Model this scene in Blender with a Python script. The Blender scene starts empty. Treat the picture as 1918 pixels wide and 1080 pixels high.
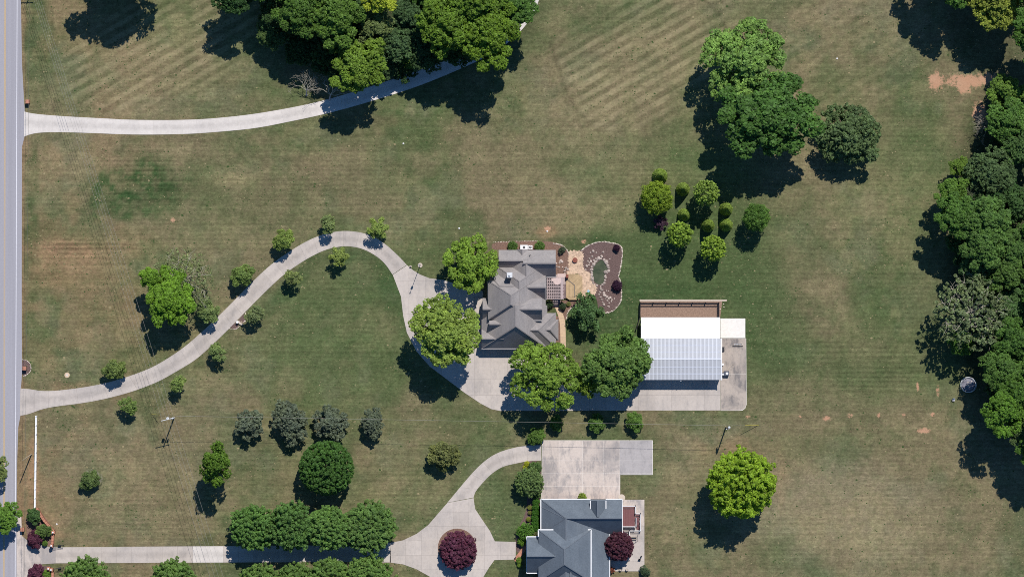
import bpy, bmesh, math, random
import numpy as np
from mathutils import Vector

S = bpy.context.scene
COL = S.collection
random.seed(7)
Z0 = 700.0            # camera height in metres
SUN_EL, SUN_AZ = 54.0, 20.0    # elevation; azimuth clockwise from +Y

# ------------------------------------------------------------------ camera
cam_d = bpy.data.cameras.new('camera')
cam = bpy.data.objects.new('camera', cam_d); COL.objects.link(cam)
cam.location = (0, 0, Z0)
cam_d.sensor_width = 36.0
cam_d.angle = 2 * math.atan(119.9 / Z0)
cam_d.clip_start = 1.0
cam_d.clip_end = 20000.0
S.camera = cam

# ------------------------------------------------------------------ world, sun, exposure
w = bpy.data.worlds.new('World'); S.world = w; w.use_nodes = True
wn = w.node_tree; wn.nodes.clear()
wo = wn.nodes.new('ShaderNodeOutputWorld'); wb = wn.nodes.new('ShaderNodeBackground')
sky = wn.nodes.new('ShaderNodeTexSky'); sky.sky_type = 'NISHITA'; sky.sun_disc = False
sky.sun_elevation = math.radians(SUN_EL); sky.sun_rotation = math.radians(SUN_AZ)
sky.air_density = 1.0; sky.dust_density = 0.2; sky.ozone_density = 6.0
wb.inputs['Strength'].default_value = 0.09
skm = wn.nodes.new('ShaderNodeMix'); skm.data_type = 'RGBA'; skm.blend_type = 'MULTIPLY'; skm.inputs[0].default_value = 1.0
skm.inputs[7].default_value = (.56, .82, .98, 1); wn.links.new(sky.outputs[0], skm.inputs[6]); wn.links.new(skm.outputs[2], wb.inputs['Color']); wn.links.new(wb.outputs[0], wo.inputs['Surface'])
sd = bpy.data.lights.new('sun', 'SUN'); sd.energy = 4.6; sd.angle = math.radians(0.5); sd.color = (1.0, 0.955, 0.9)
so = bpy.data.objects.new('sun', sd); COL.objects.link(so)
_e, _a = math.radians(SUN_EL), math.radians(SUN_AZ)
sdir = Vector((math.sin(_a) * math.cos(_e), math.cos(_a) * math.cos(_e), math.sin(_e)))
so.rotation_euler = sdir.to_track_quat('Z', 'Y').to_euler(); so.location = (40, 100, 200)
S.view_settings.view_transform = 'Standard'; S.view_settings.look = 'None'
S.view_settings.exposure = 0.0; S.view_settings.gamma = 1.0
S.view_settings.use_curve_mapping = False
S.render.engine = 'CYCLES'
S.cycles.filter_width = 0.95
S.cycles.use_denoising = False

# ------------------------------------------------------------------ helpers: place, materials
def W(px, py, z=0.0):
    """plan metres of a point that the aerial survey shows at px,py when it stands z above ground (8 px per metre)"""
    f = 1.0 - z / Z0
    return ((px - 959.0) / 8.0 * f, (540.0 - py) / 8.0 * f, z)

def srgb(r, g, b):
    f = lambda c: (c / 255 / 12.92) if c <= 10.3 else ((c / 255 + .055) / 1.055) ** 2.4
    return (f(r), f(g), f(b))

class N:
    def __init__(s, name, rough=0.9, spec=0.2, metal=0.0):
        s.m = bpy.data.materials.new(name); s.m.use_nodes = True
        s.t = s.m.node_tree; s.b = s.t.nodes['Principled BSDF']; s.o = s.t.nodes['Material Output']
        s.b.inputs['Roughness'].default_value = rough; s.b.inputs['Metallic'].default_value = metal
        s.b.inputs['Specular IOR Level'].default_value = spec
        s.pos = s.n('ShaderNodeNewGeometry').outputs['Position']
    def n(s, t, **k):
        x = s.t.nodes.new(t)
        for a, b in k.items(): setattr(x, a, b)
        return x
    def l(s, a, b): s.t.links.new(a, b)
    def put(s, sock, v):
        if hasattr(v, 'is_linked'): s.l(v, sock)
        else:
            if isinstance(v, tuple) and len(v) == 3 and sock.type == 'RGBA': v = (*v, 1)
            sock.default_value = v
    def vec(s, sc=(1, 1, 1), rot=0.0, src=None):
        m = s.n('ShaderNodeMapping'); s.l(src or s.pos, m.inputs['Vector'])
        m.inputs['Rotation'].default_value = (0, 0, rot)
        m.inputs['Scale'].default_value = sc; return m.outputs[0]
    def rot_then_scale(s, rot, sc):
        return s.vec(sc, 0, s.vec((1, 1, 1), rot))
    def noise(s, scale, detail=4, rough=0.6, v=None, dist=0.0):
        x = s.n('ShaderNodeTexNoise'); s.l(v if v else s.pos, x.inputs['Vector'])
        x.inputs['Scale'].default_value = scale; x.inputs['Detail'].default_value = detail
        x.inputs['Roughness'].default_value = rough; x.inputs['Distortion'].default_value = dist
        return x.outputs['Fac']
    def mth(s, op, a, b=0.0, c=0.0, clamp=False):
        x = s.n('ShaderNodeMath', operation=op, use_clamp=clamp)
        s.put(x.inputs[0], a); s.put(x.inputs[1], b)
        if op in ('MULTIPLY_ADD', 'SMOOTH_MIN'): s.put(x.inputs[2], c)
        return x.outputs[0]
    def rng(s, v, a, b, c=0.0, d=1.0, smooth=False):
        x = s.n('ShaderNodeMapRange', interpolation_type='SMOOTHSTEP' if smooth else 'LINEAR')
        s.put(x.inputs['Value'], v)
        for k, q in zip(('From Min', 'From Max', 'To Min', 'To Max'), (a, b, c, d)): s.put(x.inputs[k], q)
        return x.outputs[0]
    def mix(s, f, a, b, mode='MIX'):
        x = s.n('ShaderNodeMix', data_type='RGBA', blend_type=mode)
        s.put(x.inputs[0], f); s.put(x.inputs[6], a); s.put(x.inputs[7], b); return x.outputs[2]
    def scale(s, col, v):
        x = s.n('ShaderNodeVectorMath', operation='SCALE'); s.put(x.inputs[0], col); s.put(x.inputs['Scale'], v); return x.outputs[0]
    def base(s, c): s.put(s.b.inputs['Base Color'], c)
    def bump(s, h, strength=0.4, dist=0.05):
        x = s.n('ShaderNodeBump'); x.inputs['Strength'].default_value = strength; x.inputs['Distance'].default_value = dist
        s.l(h, x.inputs['Height']); s.l(x.outputs[0], s.b.inputs['Normal'])

def simple(name, col, rough=0.8, spec=0.3, metal=0.0, var=0.12, sc=3.0, objrand=0.0):
    a = N(name, rough, spec, metal)
    f = a.rng(a.noise(sc, 5, .65), .3, .7, 1 - var, 1 + var)
    if objrand:
        oi = a.n('ShaderNodeObjectInfo'); f = a.mth('MULTIPLY', f, a.rng(oi.outputs['Random'], 0, 1, 1 - objrand, 1 + objrand))
    a.base(a.scale(col, f)); return a.m

M = {}
M['white'] = simple('white_paint', (.80, .80, .80), .5, .4, var=.04)
M['white_roof'] = simple('white_roof_metal', (.80, .80, .79), .5, .3, var=.02, sc=.5)
M['grey_roof'] = simple('galvanised_roof_metal', (.36, .37, .395), .55, .3, var=.06, sc=.8, objrand=.03)
M['grey_rib'] = simple('roof_rib_metal', (.66, .68, .72), .5, .3, var=.03)
M['band'] = simple('roof_lap_metal', (.42, .445, .51), .5, .3, var=.03)
M['beige'] = simple('beige_siding', (.50, .45, .38), .8, var=.05)
M['brick'] = simple('red_brick_wall', (.30, .12, .075), .9, var=.25, sc=6)
M['brick_cap'] = simple('brick_coping', (.46, .21, .135), .9, var=.15, sc=4, objrand=.12)
M['gutter'] = simple('grey_gutter', (.26, .25, .255), .7, var=.06)
M['glass'] = simple('window_glass', (.03, .04, .05), .08, .6, var=.0)
M['dark'] = simple('dark_metal', (.02, .02, .024), .5, .4, var=.1)
M['darkwood'] = simple('dark_fence_wood', (.018, .016, .02), .8, var=.2)
M['mulch'] = simple('mulch', (.145, .098, .088), 1, .05, var=.45, sc=5)
M['mulch_red'] = simple('brown_mulch', (.20, .125, .095), 1, .05, var=.4, sc=4)
M['paddock'] = simple('dusty_paddock_soil', (.29, .195, .145), 1, .05, var=.3, sc=3)
M['stone'] = simple('pale_stone', (.60, .51, .43), .9, var=.2, sc=3, objrand=.22)
M['boulder'] = simple('pink_grey_boulder', (.41, .335, .29), .9, var=.3, sc=2, objrand=.28)
M['flag'] = simple('flagstone', (.56, .40, .285), .9, var=.22, sc=2.2, objrand=.22)
M['flagbase'] = simple('flagstone_sand', (.62, .47, .33), 1, var=.2, sc=3)
M['path'] = simple('tan_paver', (.58, .42, .28), .9, var=.1, sc=2, objrand=.05)
M['cedar'] = simple('cedar_board', (.47, .335, .19), .8, var=.16, sc=1.2, objrand=.12)
M['pinkwood'] = simple('weathered_pink_wood', (.42, .335, .32), .8, var=.12, sc=1.5, objrand=.08)
M['cloth'] = simple('pale_pink_cloth', (.60, .46, .42), .9, var=.1)
M['maroon'] = simple('maroon_deck_board', (.20, .085, .085), .7, var=.08, sc=1, objrand=.1)
M['pole'] = simple('weathered_pole_wood', (.22, .18, .14), .9, var=.2)
M['polelight'] = simple('pale_pole', (.38, .31, .22), .9, var=.15)
M['galv'] = simple('galvanised_steel', (.60, .61, .62), .5, .4, var=.05)
M['wire'] = simple('bare_wire', (.26, .25, .22), .6, .4, var=.0)
M['wiredark'] = simple('dark_wire', (.10, .10, .09), .6, .3, var=.0)
M['yellow'] = simple('yellow_guard', (.50, .42, .08), .6, var=.05)
M['bark'] = simple('bark', (.16, .125, .095), 1, .1, var=.3, sc=3)
M['barkgrey'] = simple('dead_grey_bark', (.42, .38, .40), 1, .1, var=.25, sc=3)
M['barkpale'] = simple('pale_bark', (.40, .37, .30), 1, .1, var=.25, sc=3)
M['terra'] = simple('rust_red_metal', (.23, .075, .05), .7, var=.15)
M['blue'] = simple('pale_blue_glaze', (.30, .52, .62), .4, var=.05)
M['tan'] = simple('tan_cover', (.50, .42, .34), .8, var=.1)
M['slate'] = simple('slate_grey_cabinet', (.08, .09, .12), .6, var=.05)
M['lattice'] = simple('net_fabric', (.20, .195, .23), .7, var=.4, sc=.9)

def road_mat():
    a = N('weathered_asphalt', .9, .2)
    f = a.rng(a.noise(2.5, 8, .75), .25, .75, .90, 1.10)
    g = a.rng(a.noise(1, 3, .6, a.vec((1.1, .012, 1))), .3, .7, .93, 1.06)
    x = a.scale((.335, .325, .352), a.mth('MULTIPLY', f, g)); a.base(x); return a.m
M['road'] = road_mat()
M['yline'] = simple('yellow_road_paint', (.52, .36, .16), .8, var=.12, sc=4)
M['wline'] = simple('white_road_paint', (.72, .71, .74), .8, var=.12, sc=3)

def concrete(name, col, stain=.25, stc=(.28, .25, .23), objrand=.035, scale=.12, streak=0.0):
    a = N(name, .9, .2)
    oi = a.n('ShaderNodeObjectInfo').outputs['Random']
    f = a.rng(a.noise(1.6, 8, .72), .3, .7, .92, 1.08)
    f = a.mth('MULTIPLY', f, a.rng(oi, 0, 1, 1 - objrand, 1 + objrand))
    st = a.rng(a.noise(scale, 5, .62, None, .6), .42, .68, 0, 1, True)
    blot = a.rng(a.noise(.8, 7, .75, a.vec((1, .35, 1))), .46, .66, 0, .8, True)
    ln = a.n('ShaderNodeAttribute', attribute_name='lane').outputs['Fac']
    cen = a.rng(a.mth('ABSOLUTE', a.mth('SUBTRACT', ln, .5)), .05, .30, 1, 0, True)
    edge = a.mth('MULTIPLY', a.rng(a.mth('ABSOLUTE', a.mth('SUBTRACT', ln, .5)), .40, .50, 0, 1), a.rng(ln, .001, .02, 0, 1))
    cen = a.mth('MULTIPLY', a.mth('ADD', cen, a.mth('MULTIPLY', edge, .5)), a.rng(a.noise(.5, 5, .7), .35, .6, .3, 1.0))
    f = a.mth('MULTIPLY', f, a.rng(cen, 0, 1, 1, .83))
    st = a.mth('MULTIPLY', a.mth('ADD', st, blot), stain, clamp=True)
    c = a.mix(st, col, stc); a.base(a.scale(c, f)); return a.m
M['conc_bright'] = concrete('bright_concrete', (.65, .60, .55), .30, (.50, .46, .43))
M['conc'] = concrete('driveway_concrete', (.52, .46, .41), .45, (.35, .32, .30), .06)
M['conc_warm'] = concrete('warm_stained_concrete', (.58, .50, .44), .95, (.34, .31, .295), .05, .1)
M['conc_stain'] = concrete('dark_stained_concrete', (.44, .375, .32), .85, (.21, .19, .18), .03, .13)
M['conc_cream'] = concrete('new_cream_concrete', (.80, .755, .69), .1, (.7, .65, .6), .01)
M['joint'] = simple('concrete_joint', (.30, .27, .25), 1, .1, var=.2)
M['joint_pale'] = simple('pale_concrete_joint', (.54, .50, .47), 1, .1, var=.1)
M['conc_grey'] = concrete('grey_weathered_concrete', (.42, .39, .38), .5, (.25, .24, .24), .03, .12)

def shingle(name, col, dark, sc=1.0):
    a = N(name, .95, .1)
    f = a.rng(a.noise(3.0, 6, .75, a.vec((1, 1, 1))), .28, .72, .80, 1.20)
    g = a.rng(a.noise(.5, 4, .6, a.vec((1.0, .35, 1))), .3, .7, 0, 1)
    c = a.mix(g, col, dark); a.base(a.scale(c, f)); return a.m
M['shingle_a'] = shingle('warm_grey_shingles', (.325, .298, .287), (.245, .228, .225))
M['shingle_b'] = shingle('blue_grey_shingles', (.15, .176, .205), (.115, .138, .165))
M['ridge_a'] = simple('grey_ridge_cap', (.24, .22, .215), .95, var=.15)
M['ridge_b'] = simple('slate_ridge_cap', (.13, .15, .175), .95, var=.15)

def water():
    a = N('pond_water', .08, .5)
    a.base(a.mix(a.rng(a.noise(.6, 5, .7), .35, .65), (.05, .065, .035), (.10, .11, .065)))
    a.bump(a.noise(3, 3), .05, .02); return a.m
M['water'] = water()

def leafmat():
    a = N('leaf', .6, .25)
    geo = a.n('ShaderNodeNewGeometry'); oi = a.n('ShaderNodeObjectInfo')
    r = geo.outputs['Random Per Island']
    f = a.rng(r, 0, 1, .80, 2.05)
    c = a.scale(oi.outputs['Color'], f)
    tc = a.n('ShaderNodeTexCoord').outputs['Object']
    patch = a.rng(a.noise(.55, 3, .6, tc), .35, .65, 0, 1)
    c = a.scale(c, a.rng(a.noise(.32, 4, .7, tc), .35, .65, .78, 1.22))
    c = a.mix(a.mth('MULTIPLY', patch, .35), c, a.mix(1.0, c, (1.35, 1.18, .75), 'MULTIPLY'))
    a.base(c)
    tr = a.n('ShaderNodeBsdfTranslucent'); a.l(a.mix(1.0, c, (1.25, 1.25, .6), 'MULTIPLY'), tr.inputs['Color'])
    ms = a.n('ShaderNodeMixShader'); ms.inputs[0].default_value = .30
    a.l(a.b.outputs[0], ms.inputs[1]); a.l(tr.outputs[0], ms.inputs[2]); a.l(ms.outputs[0], a.o.inputs['Surface'])
    return a.m
M['leaf'] = leafmat()

# ------------------------------------------------------------------ helpers: objects
def tag(o, label=None, cat=None, group=None, kind=None):
    if label: o['label'] = label
    if cat: o['category'] = cat
    if group: o['group'] = group
    if kind: o['kind'] = kind
    return o
def empty(name, loc=(0, 0, 0), label=None, cat=None, group=None, rz=0.0):
    o = bpy.data.objects.new(name, None); COL.objects.link(o); o.location = loc; o.rotation_euler = (0, 0, rz)
    o.empty_display_size = .2
    return tag(o, label, cat, group)
def link(name, me, parent=None, mat=None):
    if mat is not None and not me.materials: me.materials.append(M[mat] if isinstance(mat, str) else mat)
    o = bpy.data.objects.new(name, me); COL.objects.link(o)
    if parent is not None: o.parent = parent
    return o
def mesh(name, vs, fs, mat=None):
    me = bpy.data.meshes.new(name); me.from_pydata([tuple(v) for v in vs], [], fs); me.update()
    if mat: me.materials.append(M[mat])
    return me
def npmesh(name, V, F):
    """V (n,3), F (m,k) arrays"""
    me = bpy.data.meshes.new(name); V = np.asarray(V, np.float32); F = np.asarray(F, np.int32); m, k = F.shape
    me.vertices.add(len(V)); me.vertices.foreach_set('co', V.ravel())
    me.loops.add(m * k); me.loops.foreach_set('vertex_index', F.ravel())
    me.polygons.add(m); me.polygons.foreach_set('loop_start', np.arange(0, m * k, k, dtype=np.int32))
    try: me.polygons.foreach_set('loop_total', np.full(m, k, np.int32))
    except Exception: pass
    me.update(calc_edges=True); return me
class MB:
    def __init__(s): s.v = []; s.f = []
    def add(s, vs, fs):
        n = len(s.v); s.v += [tuple(v) for v in vs]; s.f += [tuple(i + n for i in f) for f in fs]; return s
    def box(s, x0, x1, y0, y1, z0, z1):
        return s.add([(x0, y0, z0), (x1, y0, z0), (x1, y1, z0), (x0, y1, z0), (x0, y0, z1), (x1, y0, z1), (x1, y1, z1), (x0, y1, z1)],
                     [(0, 3, 2, 1), (4, 5, 6, 7), (0, 1, 5, 4), (1, 2, 6, 5), (2, 3, 7, 6), (3, 0, 4, 7)])
    def bar(s, a, b, wd, ht):
        """box beam from a to b, wd across, ht high"""
        a, b = Vector(a), Vector(b); d = (b - a).normalized(); up = Vector((0, 0, 1))
        if abs(d.z) > .95: up = Vector((1, 0, 0))
        x = d.cross(up).normalized() * wd / 2; y = x.normalized().cross(d) * ht / 2
        vs = [a - x - y, a + x - y, a + x + y, a - x + y, b - x - y, b + x - y, b + x + y, b - x + y]
        return s.add(vs, [(0, 1, 2, 3), (7, 6, 5, 4), (0, 4, 5, 1), (1, 5, 6, 2), (2, 6, 7, 3), (3, 7, 4, 0)])
    def tube(s, pts, rads, n=7, cap=True):
        P = [Vector(p) for p in pts]; base = len(s.v)
        for i, p in enumerate(P):
            d = (P[min(i + 1, len(P) - 1)] - P[max(i - 1, 0)])
            d = d.normalized() if d.length > 1e-9 else Vector((0, 0, 1))
            u = d.orthogonal().normalized() if i == 0 else (u - d * u.dot(d)).normalized()
            v = d.cross(u)
            for k in range(n):
                t = 2 * math.pi * k / n; s.v.append(tuple(p + (u * math.cos(t) + v * math.sin(t)) * rads[i]))
        for i in range(len(P) - 1):
            for k in range(n):
                a = base + i * n + k; b = base + i * n + (k + 1) % n
                s.f.append((a, b, b + n, a + n))
        if cap:
            s.f.append(tuple(base + k for k in range(n - 1, -1, -1))); e = base + (len(P) - 1) * n
            s.f.append(tuple(e + k for k in range(n)))
        return s
    def cyl(s, x, y, z0, z1, r, n=16, r2=None): return s.tube([(x, y, z0), (x, y, z1)], [r, r if r2 is None else r2], n)
    def prism(s, poly, z0, z1):
        n = len(poly); a = sum(poly[i][0] * poly[(i + 1) % n][1] - poly[(i + 1) % n][0] * poly[i][1] for i in range(n))
        if a < 0: poly = poly[::-1]
        return s.add([(p[0], p[1], z0) for p in poly] + [(p[0], p[1], z1) for p in poly],
                     [tuple(range(n - 1, -1, -1)), tuple(range(n, 2 * n))] + [(i, (i + 1) % n, n + (i + 1) % n, n + i) for i in range(n)])
    def make(s, name, mat, parent=None): return link(name, mesh(name, s.v, s.f, mat), parent)

def PW(pts, z=0.0): return [W(p[0], p[1], z)[:2] for p in pts]
def structure(name, mb, mat): return tag(mb.make(name, mat), kind='structure')

# ------------------------------------------------------------------ numpy noise for painting the lawn
def vnoise(X, Y, scale, seed, octaves=4, rough=.55):
    out = np.zeros_like(X); amp = 1; tot = 0
    for o in range(octaves):
        r = np.random.RandomState(seed + o * 17); G = r.rand(64, 64)
        u = X / scale * 2 ** o + r.rand() * 64; v = Y / scale * 2 ** o + r.rand() * 64
        i = np.floor(u).astype(int); j = np.floor(v).astype(int); fu = u - i; fv = v - j
        fu = fu * fu * (3 - 2 * fu); fv = fv * fv * (3 - 2 * fv)
        g = lambda a, b: G[a % 64, b % 64]
        out += amp * ((g(i, j) * (1 - fu) + g(i + 1, j) * fu) * (1 - fv) + (g(i, j + 1) * (1 - fu) + g(i + 1, j + 1) * fu) * fv)
        tot += amp; amp *= rough
    return out / tot
def sstep(a, b, x):
    t = np.clip((x - a) / (b - a), 0, 1); return t * t * (3 - 2 * t)

# ------------------------------------------------------------------ ground: one sheet to the horizon
def ground():
    xs = np.concatenate([[-4000, -1500, -600, -300, -200, -150], np.arange(-125, 125.01, .5), [150, 200, 300, 600, 1500, 4000]])
    ys = np.concatenate([[-4000, -1500, -600, -300, -150, -100], np.arange(-72, 72.01, .5), [100, 150, 300, 600, 1500, 4000]])
    gx, gy = np.meshgrid(xs, ys); nx, ny = len(xs), len(ys)
    V = np.stack([gx.ravel(), gy.ravel(), np.zeros(gx.size)], 1)
    idx = np.arange(nx * ny).reshape(ny, nx)
    F = np.stack([idx[:-1, :-1].ravel(), idx[:-1, 1:].ravel(), idx[1:, 1:].ravel(), idx[1:, :-1].ravel()], 1)
    me = npmesh('lawn', V, F)
    X = gx * 8 + 959; Y = 540 - gy * 8
    n1 = vnoise(X, Y, 170, 1, 4); n2 = vnoise(X, Y, 60, 9, 4); n3 = vnoise(X, Y, 24, 30, 3)
    wx = (vnoise(X, Y, 50, 50, 4) - .5) * 60; wy = (vnoise(X, Y, 50, 80, 4) - .5) * 60
    Xw, Yw = X + wx, Y + wy
    def ell(cx, cy, rx, ry, soft=.5, warp=1.0, ang=0):
        x = X + wx * warp - cx; y = Y + wy * warp - cy; a = math.radians(ang)
        x, y = x * math.cos(a) + y * math.sin(a), -x * math.sin(a) + y * math.cos(a)
        return 1 - sstep(1 - soft, 1 + soft, np.sqrt((x / rx) ** 2 + (y / ry) ** 2))
    brown = np.array(srgb(116, 106, 81)); green = np.array(srgb(82, 94, 60)); dkg = np.array(srgb(53, 77, 44))
    dry = np.array(srgb(143, 130, 98)); red = np.array(srgb(150, 118, 92)); grey = np.array(srgb(118, 112, 92))
    C = np.ones(gx.shape + (3,)) * brown
    def lay(m, c, k=1.0):
        nonlocal C
        C = C * (1 - (m * k)[..., None]) + c * (m * k)[..., None]
    lay(sstep(.38, .66, n1 * .6 + n2 * .4), green, .88)
    lay(sstep(.5, .75, n2), grey, .35); lay(sstep(.52, .64, vnoise(X, Y, 34, 522, 5, .65)), dkg, .28); lay(sstep(.54, .68, vnoise(X, Y, 42, 622, 5, .65)), dry, .26); lay(sstep(420, 120, X) * sstep(.42, .62, vnoise(X, Y, 60, 722, 4, .6)), red, .28)
    # lush regions
    for e in [(620, 600, 140, 140, .5, .5, 0, .55), (1240, 500, 150, 110, .6, 1, 0, .7), (1330, 420, 170, 120, .6, 1, 0, .55), (1430, 640, 70, 110, .5, 1, 0, .6),
              (1700, 320, 75, 110, .6, 1, 0, .55), (1640, 690, 130, 70, .6, 1, 0, .5), (1740, 560, 60, 160, .5, 1, 0, .45), (940, 940, 50, 70, .5, .3, 0, .55),
              (980, 60, 45, 110, .6, .3, 35, .55), (1100, 590, 80, 70, .5, .3, 0, .75), (830, 500, 100, 40, .5, .5, 0, .6), (1210, 860, 30, 60, .5, .4, 0, .5),
              (880, 790, 140, 22, .6, .3, 0, .35), (1440, 10, 110, 30, .6, 1, -20, .5), (1190, 300, 200, 60, .6, 1, 0, .35), (60, 660, 26, 60, .6, .6, 0, .5), (1560, 830, 140, 30, .6, 1, 0, .3),
              (480, 400, 180, 60, .6, 1, 0, .25), (700, 330, 60, 60, .6, 1, 0, .2)]:
        lay(ell(*e[:7]), green, e[7])
    lay(ell(1240, 520, 210, 130, .5, 1), green, .6); lay(ell(1120, 600, 90, 80, .5, .4), dkg, .35); lay(ell(1560, 960, 160, 80, .6, .8), np.array(srgb(140, 128, 106)), .45); lay(ell(1200, 640, 260, 60, .8, .8), green, .3); lay(ell(1290, 470, 160, 90, .6, 1), dkg, .25); lay(ell(1440, 600, 60, 110, .6, 1), dkg, .35)
    for e in [(262, 345, 95, 42, .45, 1.1, 0, .8), (235, 390, 80, 26, .4, .9, 0, .7), (740, 545, 26, 80, .4, .3, -20, .55), (540, 540, 60, 16, .5, .3, -45, .5), (1075, 315, 50, 16, .6, .8, 0, .45),
              (62, 330, 14, 60, .4, .5, 0, .6), (62, 450, 14, 70, .4, .5, 0, .6), (1090, 455, 60, 16, .5, .4, 0, .6), (1160, 600, 70, 90, .6, .4, 0, .35), (1230, 545, 130, 25, .6, .5, 0, .45),
              (70, 60, 22, 160, .6, .6, 0, .3), (640, 480, 80, 14, .6, .3, 0, .4), (730, 215, 26, 8, .6, .3, 0, .5), (1610, 700, 90, 22, .6, .6, 0, .3)]:
        lay(ell(*e[:7]) * (.5 + .5 * sstep(.35, .6, vnoise(X, Y, 16, 222, 4, .7))), dkg, min(1, e[7] * 1.15))
    for e in [(1180, 140, 190, 90, .6, .8, -30, .40), (300, 120, 180, 80, .7, .8, -30, .40), (440, 335, 42, 20, .5, .6, 0, .6), (1600, 985, 130, 60, .5, .8, 0, .55), (1100, 350, 130, 60, .7, 1, 0, .25),
              (1110, 400, 90, 40, .6, 1, 0, .3), (1650, 380, 120, 60, .7, 1, 0, .4), (1500, 230, 120, 90, .7, 1, 0, .3), (1280, 940, 60, 90, .7, 1, 0, .3), (380, 720, 50, 25, .6, .8, 0, .35), (770, 900, 110, 60, .7, 1, 0, .3),
              (330, 940, 200, 60, .7, 1, 0, .2), (1450, 230, 60, 20, .6, .5, 0, .3), (400, 440, 60, 60, .7, 1, 0, .25), (105, 330, 60, 60, .7, 1, 0, .2)]:
        lay(ell(*e[:7]) * (.35 + .65 * sstep(.35, .62, vnoise(X, Y, 20, 322, 4, .7))), dry, e[7])
    for e in [(165, 465, 105, 26, .6, .9, -4, .6), (130, 500, 60, 30, .8, .9, -20, .35), (195, 560, 60, 60, .8, 1, 0, .3), (1370, 840, 60, 16, .8, .8, 0, .35), (1462, 900, 10, 55, .8, .4, 0, .25), (62, 890, 11, 80, .4, .1, 0, .75), (100, 910, 40, 60, .8, .6, 0, .35),
              (85, 1000, 40, 12, .5, .4, 0, .4), (70, 540, 30, 90, .8, 1, 0, .25), (300, 640, 120, 60, .8, 1, 0, .2), (1020, 432, 22, 12, .6, .5, 0, .6)]:
        lay(ell(*e[:7]) * (.5 + .5 * sstep(.35, .62, vnoise(X, Y, 22, 422, 4, .7))), red, e[7])
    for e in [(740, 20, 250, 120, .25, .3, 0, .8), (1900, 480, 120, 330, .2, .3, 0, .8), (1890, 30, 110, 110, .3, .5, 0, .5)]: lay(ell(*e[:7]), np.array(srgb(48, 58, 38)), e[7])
    # driveway edge and road verge
    lay(sstep(49, 43, Xw * .15 + X * .85) * (X > 30), red * .8, .45)
    for path, wd_, f_ in [([(1030, 80), (1048, 130), (1062, 175), (1085, 212), (1122, 248)], 3.2, .74), ([(1318, 0), (1345, 22), (1358, 52)], 4, .74), ([(640, 252), (900, 250.5), (1300, 250)], 1.6, .84), ([(1000, 246), (1300, 247)], 1.5, 1.14),
                          ([(100, 0), (112, 90), (122, 150), (140, 190)], 3, 1.13), ([(72, 0), (73, 100), (72, 205)], 2, 1.15), ([(455, 425), (560, 395), (640, 385)], 2, 1.06), ([(1450, 848), (1463, 880), (1466, 930), (1450, 975)], 2, 1.12)]:
        dm = np.full(gx.shape, 1e9)
        for (ax, ay), (bx_, by_) in zip(path[:-1], path[1:]):
            L2 = (bx_ - ax) ** 2 + (by_ - ay) ** 2; t_ = np.clip(((X - ax) * (bx_ - ax) + (Y - ay) * (by_ - ay)) / L2, 0, 1)
            dm = np.minimum(dm, np.hypot(X - ax - t_ * (bx_ - ax), Y - ay - t_ * (by_ - ay)))
        C *= (1 + (f_ - 1) * np.exp(-(dm / wd_) ** 2))[..., None]
    C *= (0.84 + .32 * n3)[..., None]
    # masks: R bare clay, G diagonal mowing, B speckle
    clay = np.zeros_like(gx)
    for cx, cy, rx, ry in [(1753, 152, 15, 17), (1812, 152, 46, 14), (1850, 148, 20, 12), (1834, 212, 13, 22), (1806, 165, 14, 12), (1548, 783, 7, 5), (1499, 779, 3.4, 3.4), (1593, 779, 4.5, 4.5), (1646, 777, 4.5, 4.5), (1692, 777, 4.5, 4.5), (1747, 776, 4.5, 4.5),
                           (1730, 806, 13, 6), (1757, 730, 3, 12), (1719, 725, 3, 10), (324, 412, 5, 4), (1401, 780, 4.5, 3.5), (1026, 428, 6, 6), (1093, 452, 5, 4), (60, 337, 6, 22), (74, 375, 4, 14), (72, 410, 6, 16)]:
        q = 1 - np.sqrt(((X - cx) / rx) ** 2 + ((Y - cy) / ry) ** 2)
        clay = np.maximum(clay, np.clip(.48 + q * (.42 if rx > 9 else .32), 0, 1) * (.42 if cx < 100 else 1))
    for cx, cy, rx, ry in [(160, 462, 80, 12), (440, 335, 30, 14), (185, 590, 50, 14), (1650, 385, 60, 30), (1830, 180, 50, 40), (440, 720, 40, 20), (1400, 590, 18, 30), (1625, 800, 120, 14), (250, 520, 60, 12), (100, 1000, 60, 10), (620, 480, 80, 10)]:
        q = 1 - np.sqrt(((Xw - cx) / rx) ** 2 + ((Yw - cy) / ry) ** 2)
        clay = np.maximum(clay, np.clip(.36 * sstep(-.3, .8, q), 0, 1))
    diag = ell(1190, 120, 190, 115, .35, .4, -30) * sstep(252, 240, Y) * sstep(1020, 1060, X + (Y - 120) * -.55)
    diag = np.maximum(diag, .85 * ell(290, 100, 210, 95, .3, .4, -20) * sstep(222, 205, Y) * sstep(95, 130, X - Y * .05))
    diag = np.maximum(diag, .35 * ell(1550, 110, 160, 120, .6, .6, 0))
    band = np.maximum.reduce([.9 * ell(165, 462, 80, 20, .3, .3), .8 * ell(262, 360, 90, 60, .4, .4), .7 * ell(440, 335, 30, 20, .4, .3), .6 * ell(1620, 690, 120, 70, .5, .5), .35 * ell(620, 620, 160, 110, .5, .5),
                              .45 * ell(330, 960, 300, 70, .5, .5), .4 * ell(1150, 360, 260, 80, .5, .5), .4 * ell(750, 900, 140, 90, .5, .5), .25 * np.ones_like(gx)])
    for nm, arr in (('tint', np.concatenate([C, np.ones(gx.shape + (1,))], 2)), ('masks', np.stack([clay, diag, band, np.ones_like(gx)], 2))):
        at = me.color_attributes.new(nm, 'FLOAT_COLOR', 'POINT'); at.data.foreach_set('color', arr.reshape(-1).astype(np.float32))
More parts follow.
